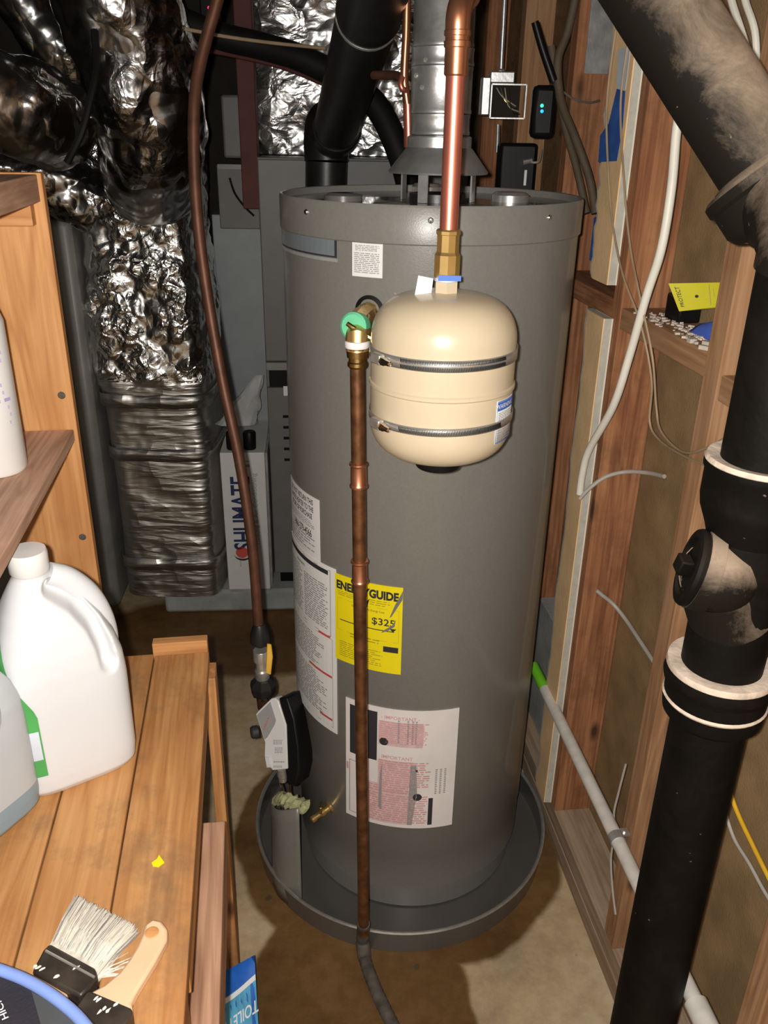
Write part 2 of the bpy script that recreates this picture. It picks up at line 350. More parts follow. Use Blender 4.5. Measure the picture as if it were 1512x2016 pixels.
# dusty black iron: pale dust settled on faces that look up
def dusty(name, base, dust, amount, spec=0.12):
    m, nt, p = newmat(name); tc = nd(nt, 'ShaderNodeTexCoord'); g = nd(nt, 'ShaderNodeNewGeometry'); sp = nd(nt, 'ShaderNodeSeparateXYZ'); nt.links.new(g.outputs['Normal'], sp.inputs[0])
    n = nd(nt, 'ShaderNodeTexNoise', i_Scale=13.0, i_Detail=9.0, i_Roughness=0.75, i_Distortion=0.4); nt.links.new(tc.outputs['Object'], n.inputs['Vector'])
    a = nd(nt, 'ShaderNodeMath', operation='MULTIPLY_ADD'); nt.links.new(sp.outputs[2], a.inputs[0]); a.inputs[1].default_value = 0.55; nt.links.new(n.outputs['Fac'], a.inputs[2])
    k = ramp(nt, [(0.44, (0, 0, 0)), (0.66, (amount * .35,) * 3), (0.98, (amount,) * 3)], a.outputs[0]).outputs[0]
    n2 = nd(nt, 'ShaderNodeTexNoise', i_Scale=90.0, i_Detail=2.0); nt.links.new(tc.outputs['Object'], n2.inputs['Vector'])
    sk = ramp(nt, [(0.745, (0, 0, 0)), (0.80, (1, 1, 1))], n2.outputs['Fac']).outputs[0]
    c = mixc(nt, k, base, dust); c = mixc(nt, sk, c, tuple(min(1, x * 1.3) for x in dust)); nt.links.new(c, p.inputs['Base Color'])
    p.inputs['Roughness'].default_value = 0.6; p.inputs['Specular IOR Level'].default_value = spec
    bp = nd(nt, 'ShaderNodeBump', i_Strength=0.25, i_Distance=0.003); nt.links.new(n.outputs['Fac'], bp.inputs['Height']); nt.links.new(bp.outputs[0], p.inputs['Normal'])
dusty('iron_dusty', (0.010, 0.008, 0.006), (0.36, 0.27, 0.195), 0.9)
dusty('iron_black', (0.004, 0.0032, 0.0025), (0.20, 0.15, 0.11), 0.07)
simple('caulk', (0.62, 0.50, 0.40), 0.9, var=0.25, vscale=50, bump=0.4)
# floor: concrete with the wet stain that spreads from the pan
def floor_mat():
    m, nt, p = newmat('concrete'); tc = nd(nt, 'ShaderNodeTexCoord'); P = tc.outputs['Object']
    n1 = nd(nt, 'ShaderNodeTexNoise', i_Scale=3.0, i_Detail=7.0, i_Roughness=0.6); nt.links.new(P, n1.inputs['Vector'])
    n2 = nd(nt, 'ShaderNodeTexNoise', i_Scale=26.0, i_Detail=5.0, i_Roughness=0.7); nt.links.new(P, n2.inputs['Vector'])
    c = ramp(nt, [(0.34, (0.40, 0.305, 0.20)), (0.5, (0.58, 0.43, 0.255)), (0.66, (0.66, 0.53, 0.36))], n1.outputs['Fac']).outputs[0]
    c = mixc(nt, 0.5, c, ramp(nt, [(0.35, (0.62, 0.58, 0.52)), (0.6, (1, 1, 1))], n2.outputs['Fac']).outputs[0], 'MULTIPLY')
    # warped position
    wn = nd(nt, 'ShaderNodeTexNoise', i_Scale=5.0, i_Detail=5.0); nt.links.new(P, wn.inputs['Vector'])
    wa = nd(nt, 'ShaderNodeVectorMath', operation='MULTIPLY_ADD'); nt.links.new(wn.outputs['Color'], wa.inputs[0]); wa.inputs[1].default_value = (0.07, 0.07, 0); nt.links.new(P, wa.inputs[2])
    def disc(cx, cy, r0, r1, sx=1.0, sy=1.0):
        s = nd(nt, 'ShaderNodeVectorMath', operation='SUBTRACT'); nt.links.new(wa.outputs[0], s.inputs[0]); s.inputs[1].default_value = (cx + 0.035, cy + 0.035, 0)
        t = nd(nt, 'ShaderNodeVectorMath', operation='MULTIPLY'); nt.links.new(s.outputs[0], t.inputs[0]); t.inputs[1].default_value = (sx, sy, 0)
        l = nd(nt, 'ShaderNodeVectorMath', operation='LENGTH'); nt.links.new(t.outputs[0], l.inputs[0])
        return ramp(nt, [(r0, (1, 1, 1)), (r1, (0, 0, 0))], l.outputs['Value']).outputs[0]
    d1 = disc(0.045, 1.57, 0.392, 0.405); d2 = disc(-0.035, 0.95, 0.245, 0.255, 1.0, 0.5); d3 = disc(-0.5, 2.45, 0.36, 0.42, 0.75, 1.6); d4 = disc(0.27, 1.46, 0.155, 0.168)
    u = nd(nt, 'ShaderNodeMath', operation='MAXIMUM'); nt.links.new(d1, u.inputs[0]); nt.links.new(d2, u.inputs[1])
    u2 = nd(nt, 'ShaderNodeMath', operation='MAXIMUM'); nt.links.new(u.outputs[0], u2.inputs[0]); nt.links.new(d3, u2.inputs[1])
    u3 = nd(nt, 'ShaderNodeMath', operation='MAXIMUM'); nt.links.new(u2.outputs[0], u3.inputs[0]); nt.links.new(d4, u3.inputs[1])
    wet = ramp(nt, [(0.35, (0.125, 0.062, 0.021)), (0.62, (0.215, 0.118, 0.044))], n1.outputs['Fac']).outputs[0]
    wet = mixc(nt, 0.5, wet, ramp(nt, [(0.35, (0.55, 0.5, 0.45)), (0.6, (1, 1, 1))], n2.outputs['Fac']).outputs[0], 'MULTIPLY')
    c = mixc(nt, u3.outputs[0], c, wet)
    vo = nd(nt, 'ShaderNodeTexVoronoi', i_Scale=9.0); nt.links.new(wa.outputs[0], vo.inputs['Vector'])
    sp = ramp(nt, [(0.045, (1, 1, 1)), (0.085, (0, 0, 0))], vo.outputs['Distance']).outputs[0]
    c = mixc(nt, sp, c, (0.10, 0.065, 0.035))
    nt.links.new(c, p.inputs['Base Color'])
    rr = nd(nt, 'ShaderNodeMapRange'); nt.links.new(u3.outputs[0], rr.inputs[0]); rr.inputs[3].default_value = 0.85; rr.inputs[4].default_value = 0.5; nt.links.new(rr.outputs[0], p.inputs['Roughness'])
    p.inputs['Specular IOR Level'].default_value = 0.3
    bp = nd(nt, 'ShaderNodeBump', i_Strength=0.3, i_Distance=0.004); nt.links.new(n2.outputs['Fac'], bp.inputs['Height']); nt.links.new(bp.outputs[0], p.inputs['Normal'])
floor_mat()
rnd = random.Random(7)
UP = V((0, 0, 1))
# ================================================================ the setting
TL = math.radians(8.5); LD = V((-math.sin(TL), math.cos(TL), 0)); LN = V((math.cos(TL), math.sin(TL), 0))
struct(MB().box((-0.3, 1.4, -0.05), (3.4, 5.0, 0.1)).build('floor', 'concrete', smooth=0))
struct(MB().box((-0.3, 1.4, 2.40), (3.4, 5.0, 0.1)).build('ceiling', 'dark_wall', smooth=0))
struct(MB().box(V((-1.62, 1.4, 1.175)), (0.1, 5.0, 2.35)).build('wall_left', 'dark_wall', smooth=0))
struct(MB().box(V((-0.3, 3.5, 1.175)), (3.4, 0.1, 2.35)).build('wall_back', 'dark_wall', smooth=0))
# right wall: sheathing with plates, studs and blocking as its pieces
def wbox(Y0, Y1, d0, d1, z0, z1): # centre and dims in wall frame
    a = wp((Y0 + Y1) / 2, (d0 + d1) / 2, (z0 + z1) / 2); return a, ((Y1 - Y0) / WD.y, d1 - d0, z1 - z0)
c, d = wbox(-0.2, 3.3, 0.0895, 0.102, 0, 2.35)
WR = MB().box(c, d, WD, WN).build('wall_right', 'sheathing', smooth=0); struct(WR)
def wboard(name, mat, Y0, Y1, d0, d1, z0, z1, axis='z', bevel=0.002):
    c, (ly, ld, lz) = wbox(Y0, Y1, d0, d1, z0, z1)
    if axis == 'z': return board(name, mat, WR, c, (lz, ly, ld), UP, WD, bevel)
    return board(name, mat, WR, c, (ly, ld, lz), WD, WN, bevel)
wboard('bottom_plate', 'plate_grey', -0.2, 3.3, 0, 0.089, 0.0, 0.048, 'y')
wboard('bottom_plate', 'plate_grey', -0.2, 3.3, 0.001, 0.089, 0.0485, 0.096, 'y')
wboard('top_plate', 'stud_red', -0.2, 3.3, 0, 0.089, 2.30, 2.348, 'y')
SY = [(0.768, 0.808, 'stud_tan'), (1.178, 1.222, 'stud_tan'), (1.553, 1.592, 'stud_red'), (1.945, 1.985, 'stud_red'), (2.34, 2.38, 'stud_tan'), (2.735, 2.775, 'stud_red'), (0.37, 0.41, 'stud_tan')]
for a, b, m in SY: wboard('stud', m, a, b, 0, 0.089, 0.0965, 2.30)
wboard('sister_stud', 'stud_tan', 1.135, 1.177, 0.03, 0.089, 0.0965, 0.72)
blk = wboard('blocking', 'stud_tan', 1.2225, 1.5525, 0.002, 0.089, 1.262, 1.30, 'y')
wboard('blocking', 'stud_tan', 0.8085, 1.1775, 0.004, 0.089, 1.24, 1.278, 'y')
wboard('blocking', 'stud_red', 1.5925, 1.9445, 0.004, 0.089, 1.27, 1.308, 'y')
# plywood facing on the far stud bays
c, d = wbox(1.987, 2.338, 0.07, 0.088, 0.097, 2.29); MB().box(c, d, WD, WN).build('plywood_panel', 'plywood', WR, smooth=0)
c, d = wbox(2.382, 2.733, 0.06, 0.088, 0.097, 2.29); MB().box(c, d, WD, WN).build('plywood_panel', 'plywood', WR, smooth=0)
# torn drywall strips on the stud faces: tan paper face, grey gypsum core, white cut edge
def torn(name, Yn, Yf, z0, z1, amp, seed):
    r = random.Random(seed); n = 34
    zs = [z0 + (z1 - z0) * i / n for i in range(n + 1)]; far = [Yf[0] + (Yf[1] - Yf[0]) * i / n + r.uniform(-amp, amp) for i in range(n + 1)]
    m = MB(); near = [Yn[0] + (Yn[1] - Yn[0]) * i / n for i in range(n + 1)]
    def sl(d, off): return [[wp(near[i], d, zs[i]), wp(far[i] + off, d, zs[i])] for i in range(n + 1)]
    def slab(d0, d1, o0, name, mat, parent):
        q = MB(); a = sl(d0, o0); b = sl(d1, o0)
        for i in range(n):
            q.add([a[i][0], a[i][1], a[i + 1][1], a[i + 1][0], b[i][0], b[i][1], b[i + 1][1], b[i + 1][0]],
                  [(0, 1, 2, 3), (4, 7, 6, 5), (0, 3, 7, 4), (1, 5, 6, 2)] + ([(0, 4, 5, 1)] if i == 0 else []) + ([(3, 2, 6, 7)] if i == n - 1 else []))
        return q.build(name, mat, parent, smooth=0)
    core = slab(-0.0155, -0.0035, 0.009, name, 'gypsum', WR)
    slab(-0.0185, -0.0158, -0.006, 'paper_face', 'drywall_tan', core)
    slab(-0.0034, -0.0005, 0.0, 'paper_back', 'drywall_white', core)
    return core
t1 = torn('drywall_strip', (1.578, 1.583), (1.665, 1.700), 1.335, 1.775, 0.007, 1)
t2 = torn('drywall_strip', (1.572, 1.572), (1.64, 1.66), 0.10, 1.275, 0.007, 2)
# blue printed tape on the upper strip
def wpatch(name, mat, pts, d, parent, t=0.0006):
    vs = [wp(Y, d, z) for Y, z in pts]; n = len(vs)
    return MB().add(vs + [v - WN * t for v in vs], [tuple(range(n)), tuple(range(n, 2 * n))[::-1]] + [(i, (i + 1) % n, n + (i + 1) % n, n + i) for i in range(n)]).build(name, mat, parent, smooth=0)
wpatch('blue_paper', 'tape_blue', [(1.60, 1.545), (1.69, 1.54), (1.695, 1.585), (1.66, 1.605), (1.64, 1.66), (1.60, 1.655), (1.592, 1.60)], -0.0188, t1)
wpatch('white_paper', 'tape_white', [(1.60, 1.657), (1.64, 1.66), (1.655, 1.72), (1.60, 1.725)], -0.0188, t1)
c, d = wbox(1.593, 1.944, .045, .088, .097, .46); MB().box(c, d, WD, WN).build('concrete_curb', 'pad_concrete', WR, smooth=0)
wpatch('blue_paper', 'tape_blue', [(1.668, 1.36), (1.72, 1.36), (1.72, 1.44), (1.674, 1.45)], -0.004, t1)
# ================================================================ drain pan and water heater
pan = MB().lathe([(0.0, 0.002), (0.338, 0.002), (0.3445, 0.004), (0.3445, 0.058), (0.351, 0.061), (0.353, 0.058), (0.3485, 0.055), (0.347, 0.0005), (0.0, 0.0005)], (0.053, 1.58, 0), n=96).build('drain_pan', 'pan_grey', origin=(0.053, 1.58, 0), smooth=50)
MB().lathe([(.3445, .0585), (.3475, .0625), (.3515, .0625), (.3535, .0590), (.3515, .0560), (.3445, .0585)], (0.053, 1.58, 0), n=120).build('rolled_rim', 'steel', pan, smooth=60)
tag(pan, 'round dark metal drain pan with rolled rim under the grey water heater', 'drain pan')
wh = thing('water_heater', 'tall grey cylindrical gas water heater covered with labels, standing in a round pan', 'water heater', HC + UP * 0.005)
MB().lathe([(0.0, 0.065), (0.258, 0.065), (HR - 0.002, 0.07), (HR - 0.002, 0.165), (HR, 0.168), (HR, 1.452), (0.262, 1.456), (0.0, 1.456)], HC, n=128).build('jacket', 'heater_grey', wh)
MB().lathe([(0.0, .0055), (0.252, .0055), (0.252, .064), (0.0, .064)], HC, n=96).build('base_ring', 'heater_grey', wh)
cap = MB().lathe([(0.2665, 1.428), (0.2685, 1.430), (0.2685, 1.482), (0.2665, 1.486), (0.263, 1.485), (0.2605, 1.4745), (0.2605, 1.457)], HC, n=128).build('top_cap', 'heater_grey', wh)
MB().lathe([(0.2600, 1.458), (0.2600, 1.474), (0.0, 1.474)], HC, n=96).build('lid', 'lid_dark', wh)
for x, y in ((604, 417), (848, 434), (1081, 428)):
    ph, z = heater(x, y, 0.2685); nrm = V((math.sin(ph), -math.cos(ph), 0))
    MB().lathe([(0.0045, 0), (0.0045, 0.0015), (0.003, 0.0035), (0.0, 0.004)], hp(ph, z, 0.2685), nrm, n=12).build('screw', 'chrome', cap)
# fittings on the lid
for dx, dy, r, h in ((-0.155, -0.02, 0.034, 0.012), (0.145, 0.02, 0.034, 0.016), (-0.07, -0.15, 0.03, 0.008), (0.06, -0.17, 0.045, 0.006), (0.0, 0.17, 0.03, 0.02)):
    MB().lathe([(r, 1.474), (r, 1.474 + h * .7), (r * .8, 1.474 + h), (0, 1.474 + h)], HC + V((dx, dy, 0)), n=28).build('lid_plug', 'steel' if h > .015 else 'heater_top', cap)
# draft hood
VX = HC + V((0.012, 0, 0))
hood = MB().lathe([(0.087, 1.520), (0.088, 1.523), (0.060, 1.558), (0.056, 1.562), (0.056, 1.578), (0.053, 1.580), (0.052, 1.580), (0.052, 1.56), (0.085, 1.520), (0.087, 1.520)], VX, n=56).build('draft_hood', 'galvanised', wh)
for k in range(4):
    a = PI / 4 + k * PI / 2 + 0.35; MB().box(VX + V((0.066 * math.cos(a), 0.066 * math.sin(a), 1.5045)), (0.003, 0.018, 0.060), (math.cos(a), math.sin(a), 0), (-math.sin(a), math.cos(a), 0)).build('hood_leg', 'galvanised', hood)
MB().lathe([(0.05, 1.474), (0.05, 1.487), (0.0, 1.487)], VX, n=32).build('flue_collar', 'black_metal', wh)
# ---- labels on the jacket
def curved(name, mat, x0, x1, y0, y1, xm=None, R=HR, t=0.0008, root=wh, cut=None):
    """label wrapped round the jacket, its left/right/top/bottom read at image points"""
    (pl, _), (pr, _) = x0, x1
    n = 16; w_ = pr - pl; z1, z0 = y0, y1
    rows = [[hp(pl + w_ * j / n, z0 + (z1 - z0) * i / 2, R + t) for j in range(n + 1)] for i in range(3)]
    back = [[hp(pl + w_ * j / n, z0 + (z1 - z0) * i / 2, R + 0.0002) for j in range(n + 1)] for i in range(3)]
    m = MB().grid(rows).grid(back)
    k = n + 1; o = 3 * k
    for i in range(2):
        for j in (0, n): m.f.append((i * k + j, (i + 1) * k + j, o + (i + 1) * k + j, o + i * k + j))
    for j in range(n):
        for i in (0, 2): m.f.append((i * k + j, i * k + j + 1, o + i * k + j + 1, o + i * k + j))
    ob = m.build(name, mat, root, smooth=0)
    return ob, oncyl(HC, R + t + 0.0004, (pl + pr) / 2, (z0 + z1) / 2), w_ * R, (z1 - z0)
H_ = heater
# badge at the upper left
pr_, zt_ = H_(663, 447); _, zb_ = H_(663, 508)
pl_ = H_(556, 470)[0] - 0.25
bd, fn, w_, h_ = curved('brand_badge', 'ink', (pl_, 0), (pr_, 0), zt_, zb_)
p = Print(lambda u, v: oncyl(HC, HR + 0.0016, (pl_ + pr_) / 2, (zt_ + zb_) / 2)(u, v)); p.quad(-w_ / 2 + .003, -h_ / 2 + .0028, w_ / 2 - .003, h_ / 2 - .0028, 20); p.build('badge_face', 'badge_blue', bd)
p = Print(oncyl(HC, HR + 0.0022, (pl_ + pr_) / 2, (zt_ + zb_) / 2)); ue = (H_(592, 456)[0] - (pl_ + pr_) / 2) * HR
p.text('PERFORMANCE', ue - 0.062, 0.011, 0.019, 0.01); p.build('lettering', 'ink', bd)
_, zs0 = H_(663, 512); curved('badge_strip', 'badge_strip', (pl_, 0), (pr_ + .004, 0), zb_ - 0.0015, zb_ - 0.0065)
# relief valve label
pl, zt = H_(694, 455); pr, zb = H_(753, 548)
lb, fn, w_, h_ = curved('relief_valve_label', 'white_label', (pl, 0), (pr, 0), zt, zb)
p = Print(fn); p.text('TEMPERATURE - PRESSURE', 0, h_ * .41, .0052, .004, .82).text('RELIEF VALVE', 0, h_ * .34, .005, .004, .9).text('CONNECTION', 0, h_ * .275, .0045, .004, .9)
p.lines(-w_ * .4, w_ * .4, h_ * .08, h_ * .22, 4, rnd, .45, .1); p.lines(-w_ * .43, w_ * .43, -h_ * .42, h_ * .05, 11, rnd, .45, .06); p.build('lettering', 'ink_soft', lb)
# return notice
pl = H_(579, 1000)[0] - 0.10; pr, zt = H_(629, 985); _, zb = H_(634, 1112)
zt2 = zt
lb, fn, w_, h_ = curved('notice_label', 'white_label', (pl, 0), (pr, 0), zt, zb - 0.01)
p = Print(fn); p.text('DO NOT RETURN THIS', 0.0, h_ * .41, .0150, .018, .66).text('WATER HEATER TO THE', 0.0, h_ * .305, .0150, .018, .63).text('STORE OF PURCHASE', 0.0, h_ * .20, .0150, .018, .66)
p.build('lettering', 'ink', lb)
p = Print(fn); p.text('1-866-279-4566', 0.002, -h_ * .06, .0215, .016, .62); p.build('phone_number', 'ink', lb)
p = Print(fn); p.lines(-w_ * .44, w_ * .40, h_ * .03, h_ * .14, 4, rnd, .4, .3); p.lines(-w_ * .44, w_ * .44, -h_ * .32, -h_ * .11, 5, rnd, .4, .4); p.build('fine_print', 'ink_soft', lb)
# long warning label
pl2 = H_(584, 1200)[0] - 0.12; pr, zt = H_(662, 1121); _, zb = H_(664, 1445)
lb, fn, w_, h_ = curved('warning_label', 'white_label', (pl2, 0), (pr, 0), zt, zb, t=0.0012)
p = Print(fn); p.quad(-w_ * .45, h_ * .45, w_ * .40, h_ * .475, 8); p.frame(-w_ * .46, h_ * .10, w_ * .43, h_ * .48, .0009); p.frame(-w_ * .46, -h_ * .47, w_ * .45, h_ * .085, .0007)
p.text('WARNING', -w_ * .1, h_ * .42, .008, .01); p.build('lettering', 'ink', lb)
p = Print(fn); p.lines(-w_ * .44, -w_ * .05, h_ * .13, h_ * .40, 22, rnd, .5, .2); p.lines(-w_ * .02, w_ * .40, h_ * .13, h_ * .39, 20, rnd, .5, .2)
p.lines(-w_ * .44, w_ * .36, -h_ * .13, h_ * .06, 15, rnd, .5, .3); p.lines(-w_ * .44, w_ * .42, -h_ * .42, -h_ * .17, 18, rnd, .5, .3); p.build('fine_print', 'ink_soft', lb)
p = Print(fn)
for a, b, v in ((.24, .42, .085), (.05, .44, -.155), (.24, .44, -.43)): p.quad(w_ * a, h_ * v, w_ * b, h_ * (v + .014), 3)
p.build('red_bar', 'ink_red', lb)
# energy label
pl, _ = H_(661, 1200); pr, zt = H_(794, 1157); _, zb = H_(793, 1328)
lb, fn, w_, h_ = curved('energy_label', 'energy_yellow', (pl, 0), (pr, 0), zt, zb, t=0.0014)
p = Print(fn); p.text('ENERGYGUIDE', -0.002, h_ * .385, .0235, .05, .82); p.build('title', 'ink', lb)
p = Print(fn); p.text('$325', w_ * .245, h_ * .085, .021, .012, 1.1); p.build('price', 'ink', lb)
p = Print(fn)
p.quad(-w_ * .42, -h_ * .012, w_ * .40, -h_ * .002, 8); p.poly([(w_ * .33, h_ * .028), (w_ * .43, h_ * .028), (w_ * .38, -h_ * .01)]); p.poly([(-w_ * .02, h_ * .27), (w_ * .05, h_ * .33), (w_ * .01, h_ * .22)])
p.quad(w_ * .25, -h_ * .25, w_ * .46, -h_ * .185, 3); p.build('scale_marks', 'ink', lb)['kind'] = 'stuff'
p = Print(fn); p.text('Estimated Yearly Energy Cost', w_ * .02, h_ * .2, .0062, 0, .9); p.build('caption', 'ink', lb)
p = Print(fn); p.lines(-w_ * .45, -w_ * .05, h_ * .27, h_ * .33, 3, rnd, .35, .3); p.lines(w_ * .05, w_ * .36, h_ * .26, h_ * .33, 3, rnd, .35, .3)
p.lines(-w_ * .25, w_ * .35, -h_ * .18, -h_ * .12, 2, rnd, .35, .3); p.lines(-w_ * .43, w_ * .30, -h_ * .44, -h_ * .25, 8, rnd, .32, .3); p.frame(-w_ * .46, -h_ * .13, w_ * .46, h_ * .24, .0005); p.build('fine_print', 'ink_olive', lb)
p = Print(oncyl(HC, HR + .0021, (pl + pr) / 2, (zt + zb) / 2)); p.poly([(w_ * .5, h_ * .37), (w_ * .505, h_ * .47), (w_ * .40, h_ * .30), (w_ * .33, h_ * .15), (w_ * .36, h_ * .17)]); p.poly([(w_ * .42, h_ * .14), (w_ * .37, h_ * .07), (w_ * .24, -h_ * .01), (w_ * .22, -h_ * .035), (w_ * .31, h_ * .0), (w_ * .40, h_ * .055)]); p.build('torn_patch', 'heater_grey', lb)
# crinkled instruction sheet in its clear sleeve
pl, _ = H_(682, 1500); pr, _ = H_(897, 1500); _, zt = H_(795, 1398); _, zb = H_(785, 1628)
lb, fn, w_, h_ = curved('instruction_sheet', 'paper', (pl, 0), (pr, 0), zt, zb, t=0.0016)
p = Print(oncyl(HC, HR + .00175, (pl + pr) / 2, (zt + zb) / 2)); p.quad(-w_ * .19, h_ * .20, w_ * .20, h_ * .40, 8); p.quad(-w_ * .19, -h_ * .13, w_ * .12, h_ * .08, 6); p.quad(-w_ * .30, -h_ * .47, w_ * .09, -h_ * .13, 8); p.build('pink_tint', 'paper_pink', lb)
p = Print(fn); p.quad(-w_ * .46, h_ * .06, -w_ * .20, h_ * .46, 6); p.quad(w_ * .27, -h_ * .47, w_ * .31, -h_ * .23, 2); p.quad(w_ * .145, h_ * .0, w_ * .165, h_ * .02)
for u, v in ((-.14, .23), (.17, -.22)): p.dots(w_ * u, h_ * v, .0095)
p.frame(-w_ * .465, -h_ * .46, -w_ * .36, -h_ * .0, .0009, 2); p.build('black_print', 'ink', lb)
p = Print(fn); p.poly([(w_ * .10, h_ * .06), (w_ * .15, h_ * .06), (w_ * .165, -h_ * .18), (w_ * .13, -h_ * .47), (w_ * .085, -h_ * .47)]); p.poly([(-w_ * .17, -h_ * .05), (-w_ * .15, h_ * .05), (-w_ * .15, -h_ * .36), (-w_ * .18, -h_ * .34)])
for u in (-.02, .06, .10, .13): p.lines(w_ * u, w_ * (u + .018), h_ * .23, h_ * .42, 12, rnd, .6, .2)
for u in (.32, .36, .40): p.lines(w_ * u, w_ * (u + .02), -h_ * .20, h_ * .02, 14, rnd, .55, .2)
p.build('grey_print', 'ink_soft', lb)
p = Print(fn); p.text('- IMPORTANT -', w_ * .0, h_ * .43, .0115, .01); p.text('IMPORTANT', -w_ * .02, h_ * .105, .0115, .01); p.text('IMPORTANT', -w_ * .02, -h_ * .19, .010, .008)
p.quad(-w_ * .495, -h_ * .09, -w_ * .475, -h_ * .03); p.lines(-w_ * .18, w_ * .25, h_ * .22, h_ * .40, 11, rnd, .45, .1); p.lines(-w_ * .18, w_ * .28, -h_ * .14, h_ * .08, 12, rnd, .5, .15); p.lines(-w_ * .30, w_ * .28, -h_ * .46, -h_ * .21, 13, rnd, .5, .1); p.lines(-w_ * .30, w_ * .10, -h_ * .20, -h_ * .14, 3, rnd, .5, .1); p.build('red_print', 'ink_pink', lb)
# drain valve
ph, z = H_(648, 1590); dv0 = hp(ph, z); nr = V((math.sin(ph), -math.cos(ph), 0)); dn = (nr + V((-.25, 0, -.25))).normalized()
dv = MB().lathe([(r_ * .78, h_ * .8) for r_, h_ in [(0.017, -0.004), (0.017, 0.002), (0.010, 0.004), (0.009, 0.016), (0.012, 0.017), (0.012, 0.027), (0.008, 0.030), (0.0075, 0.045), (0.0095, 0.046), (0.0095, 0.058), (0.006, 0.060), (0.0, 0.060)]], dv0, dn, n=20).build('drain_valve', 'brass', wh)
MB().box(dv0 + dn * 0.022 + UP * 0.016, (0.006, 0.02, 0.018), (1, 0, 0)).build('valve_stem', 'brass_dull', dv, bevel=0.001)
# access door set down in the pan before the burner opening, with insulation above it
dbl, dbr = onz(536, 1738, .008), onz(594, 1790, .008)
dtl, dtr = at(533, 1584, dbl.y + .01), at(588, 1592, dbr.y + .02)
dnrm = (dbr - dbl).cross(UP).normalized(); dnrm = dnrm if dnrm.y < 0 else -dnrm
rows = []
for i in range(9):
    t = i / 8; a_, b_ = dbl.lerp(dtl, t), dbr.lerp(dtr, t); rows.append([a_.lerp(b_, q / 12) + dnrm * (.016 * math.sin(PI * q / 12)) for q in range(13)])
MB().grid(rows).build('access_door', 'heater_grey', wh, solid=0.004)
rows = []
for i in range(11):
    r = []
    for q in range(26):
        t = q / 25; c_ = dtl.lerp(dtr, t) + dnrm * (.010 * math.sin(PI * t)) - dnrm * .018 + UP * (.002 + .012 * math.sin(PI * t * 1.3)); g = 2 * PI * i / 10; nn = noise.noise(V((q * .45, i * .7, 3)))
        r.append(c_ + UP * ((.017 + .010 * nn) * math.sin(g)) + dnrm * ((.015 + .006 * nn) * math.cos(g)))
    rows.append(r)
MB().grid(rows).build('burner_insulation', 'insulation', wh)
# ---- gas control on the left side of the jacket
GC = at(540, 1445, 1.43)                      # on the control's face
gf = V((-0.36, -0.86, 0.36)).normalized()     # where the face looks
def gpt(x, y, d=0.0):
    r = ray(x, y); o = GC - gf * d; return CO + r * ((o - CO).dot(gf) / r.dot(gf))
def gslab(name, mat, px, d0, d1, parent, bevel=0.002):
    a_ = [gpt(x, y, d0) for x, y in px]; b_ = [p_ - gf * (d1 - d0) for p_ in a_]; n = len(px)
    return MB().add(a_ + b_, [tuple(range(n)), tuple(range(n, 2 * n))[::-1]] + [(i, (i + 1) % n, n + (i + 1) % n, n + i) for i in range(n)]).build(name, mat, parent, smooth=30, bevel=bevel)
gas = gslab('gas_control', 'black_plastic', [(548, 1374), (566, 1372), (580, 1415), (588, 1470), (590, 1515), (582, 1550), (566, 1546), (560, 1512), (556, 1430)], 0.004, 0.07, wh, .004)
gslab('control_cover', 'white_plastic', [(503, 1406), (508, 1400), (534, 1375), (541, 1374), (548, 1380), (563, 1428), (566, 1514), (536, 1517), (533, 1512), (524, 1512), (520, 1488), (521, 1462)], 0.0, 0.03, gas)
gslab('instruction_panel', 'ink_soft', [(505.5, 1408), (532, 1382), (543, 1418), (541, 1426), (526, 1452), (521, 1456)], -0.0012, 0.001, gas, .0005)
gslab('igniter_button', 'white_plastic', [(521, 1490), (531, 1492), (533, 1510), (525, 1512)], -.004, .002, gas, .001)
fn = lambda u, v: gpt(u, v, -.0016)
p = Print(fn)
vs_, fs_ = glyphs('HOT', 13, .02); p.m.add([gpt(524 + x * .35 + y * .5, 1424 - x * .93 - y * .4 + 0, -.0018) for x, y in vs_], fs_)
p.build('red_lettering', 'ink_red', gas)
p = Print(fn)
for (x0, x1, y0, y1, n_) in ((538, 556, 1456, 1466, 3), (541, 557, 1471, 1483, 4), (538, 560, 1498, 1502, 1), (538, 556, 1507, 1512, 2), (516, 532, 1434, 1444, 3)):
    for k in range(n_):
        y_ = y0 + (y1 - y0) * (k + .5) / n_; h2 = (y1 - y0) / n_ * .27; xx = x0
        while xx < x1:
            l_ = min(rnd.uniform(2, 5), x1 - xx); p.quad(xx, y_ + h2, xx + l_, y_ - h2); xx += l_ + 1
p.build('fine_print', 'ink_soft', gas)['kind'] = 'stuff'
MB().lathe([(0.014, 0), (0.014, 0.012), (0.011, 0.016), (0, 0.016)], gpt(508, 1440, .022), V((-.9, -.3, 0)), n=20).build('control_knob', 'ink', gas)
b0 = gpt(556, 1512, .012)
MB().lathe([(0.012, 0), (0.012, 0.02), (0.009, 0.024), (0.009, 0.034)], b0, -UP, n=14).build('outlet_nut', 'steel', gas)
MB().tube(spl([gpt(552, 1516, .008), at(553, 1540, 1.45), at(558, 1560, 1.455), at(553, 1582, 1.46), at(556, 1594, 1.47)]), 0.0042).build('burner_tube', 'chrome', gas)
MB().tube(spl([gpt(564, 1516, .012), at(570, 1535, 1.46), at(572, 1556, 1.465), at(574, 1590, 1.47)]), 0.003).build('pilot_tube', 'brass_dull', gas)
gend = gpt(560, 1430, .05)
MB().tube([gpt(570, 1480, .05), V((HC.x - HR * .90, HC.y - .10, gpt(570, 1480, .05).z - .01))], 0.026, n=16).build('mounting_shank', 'black_metal', gas)
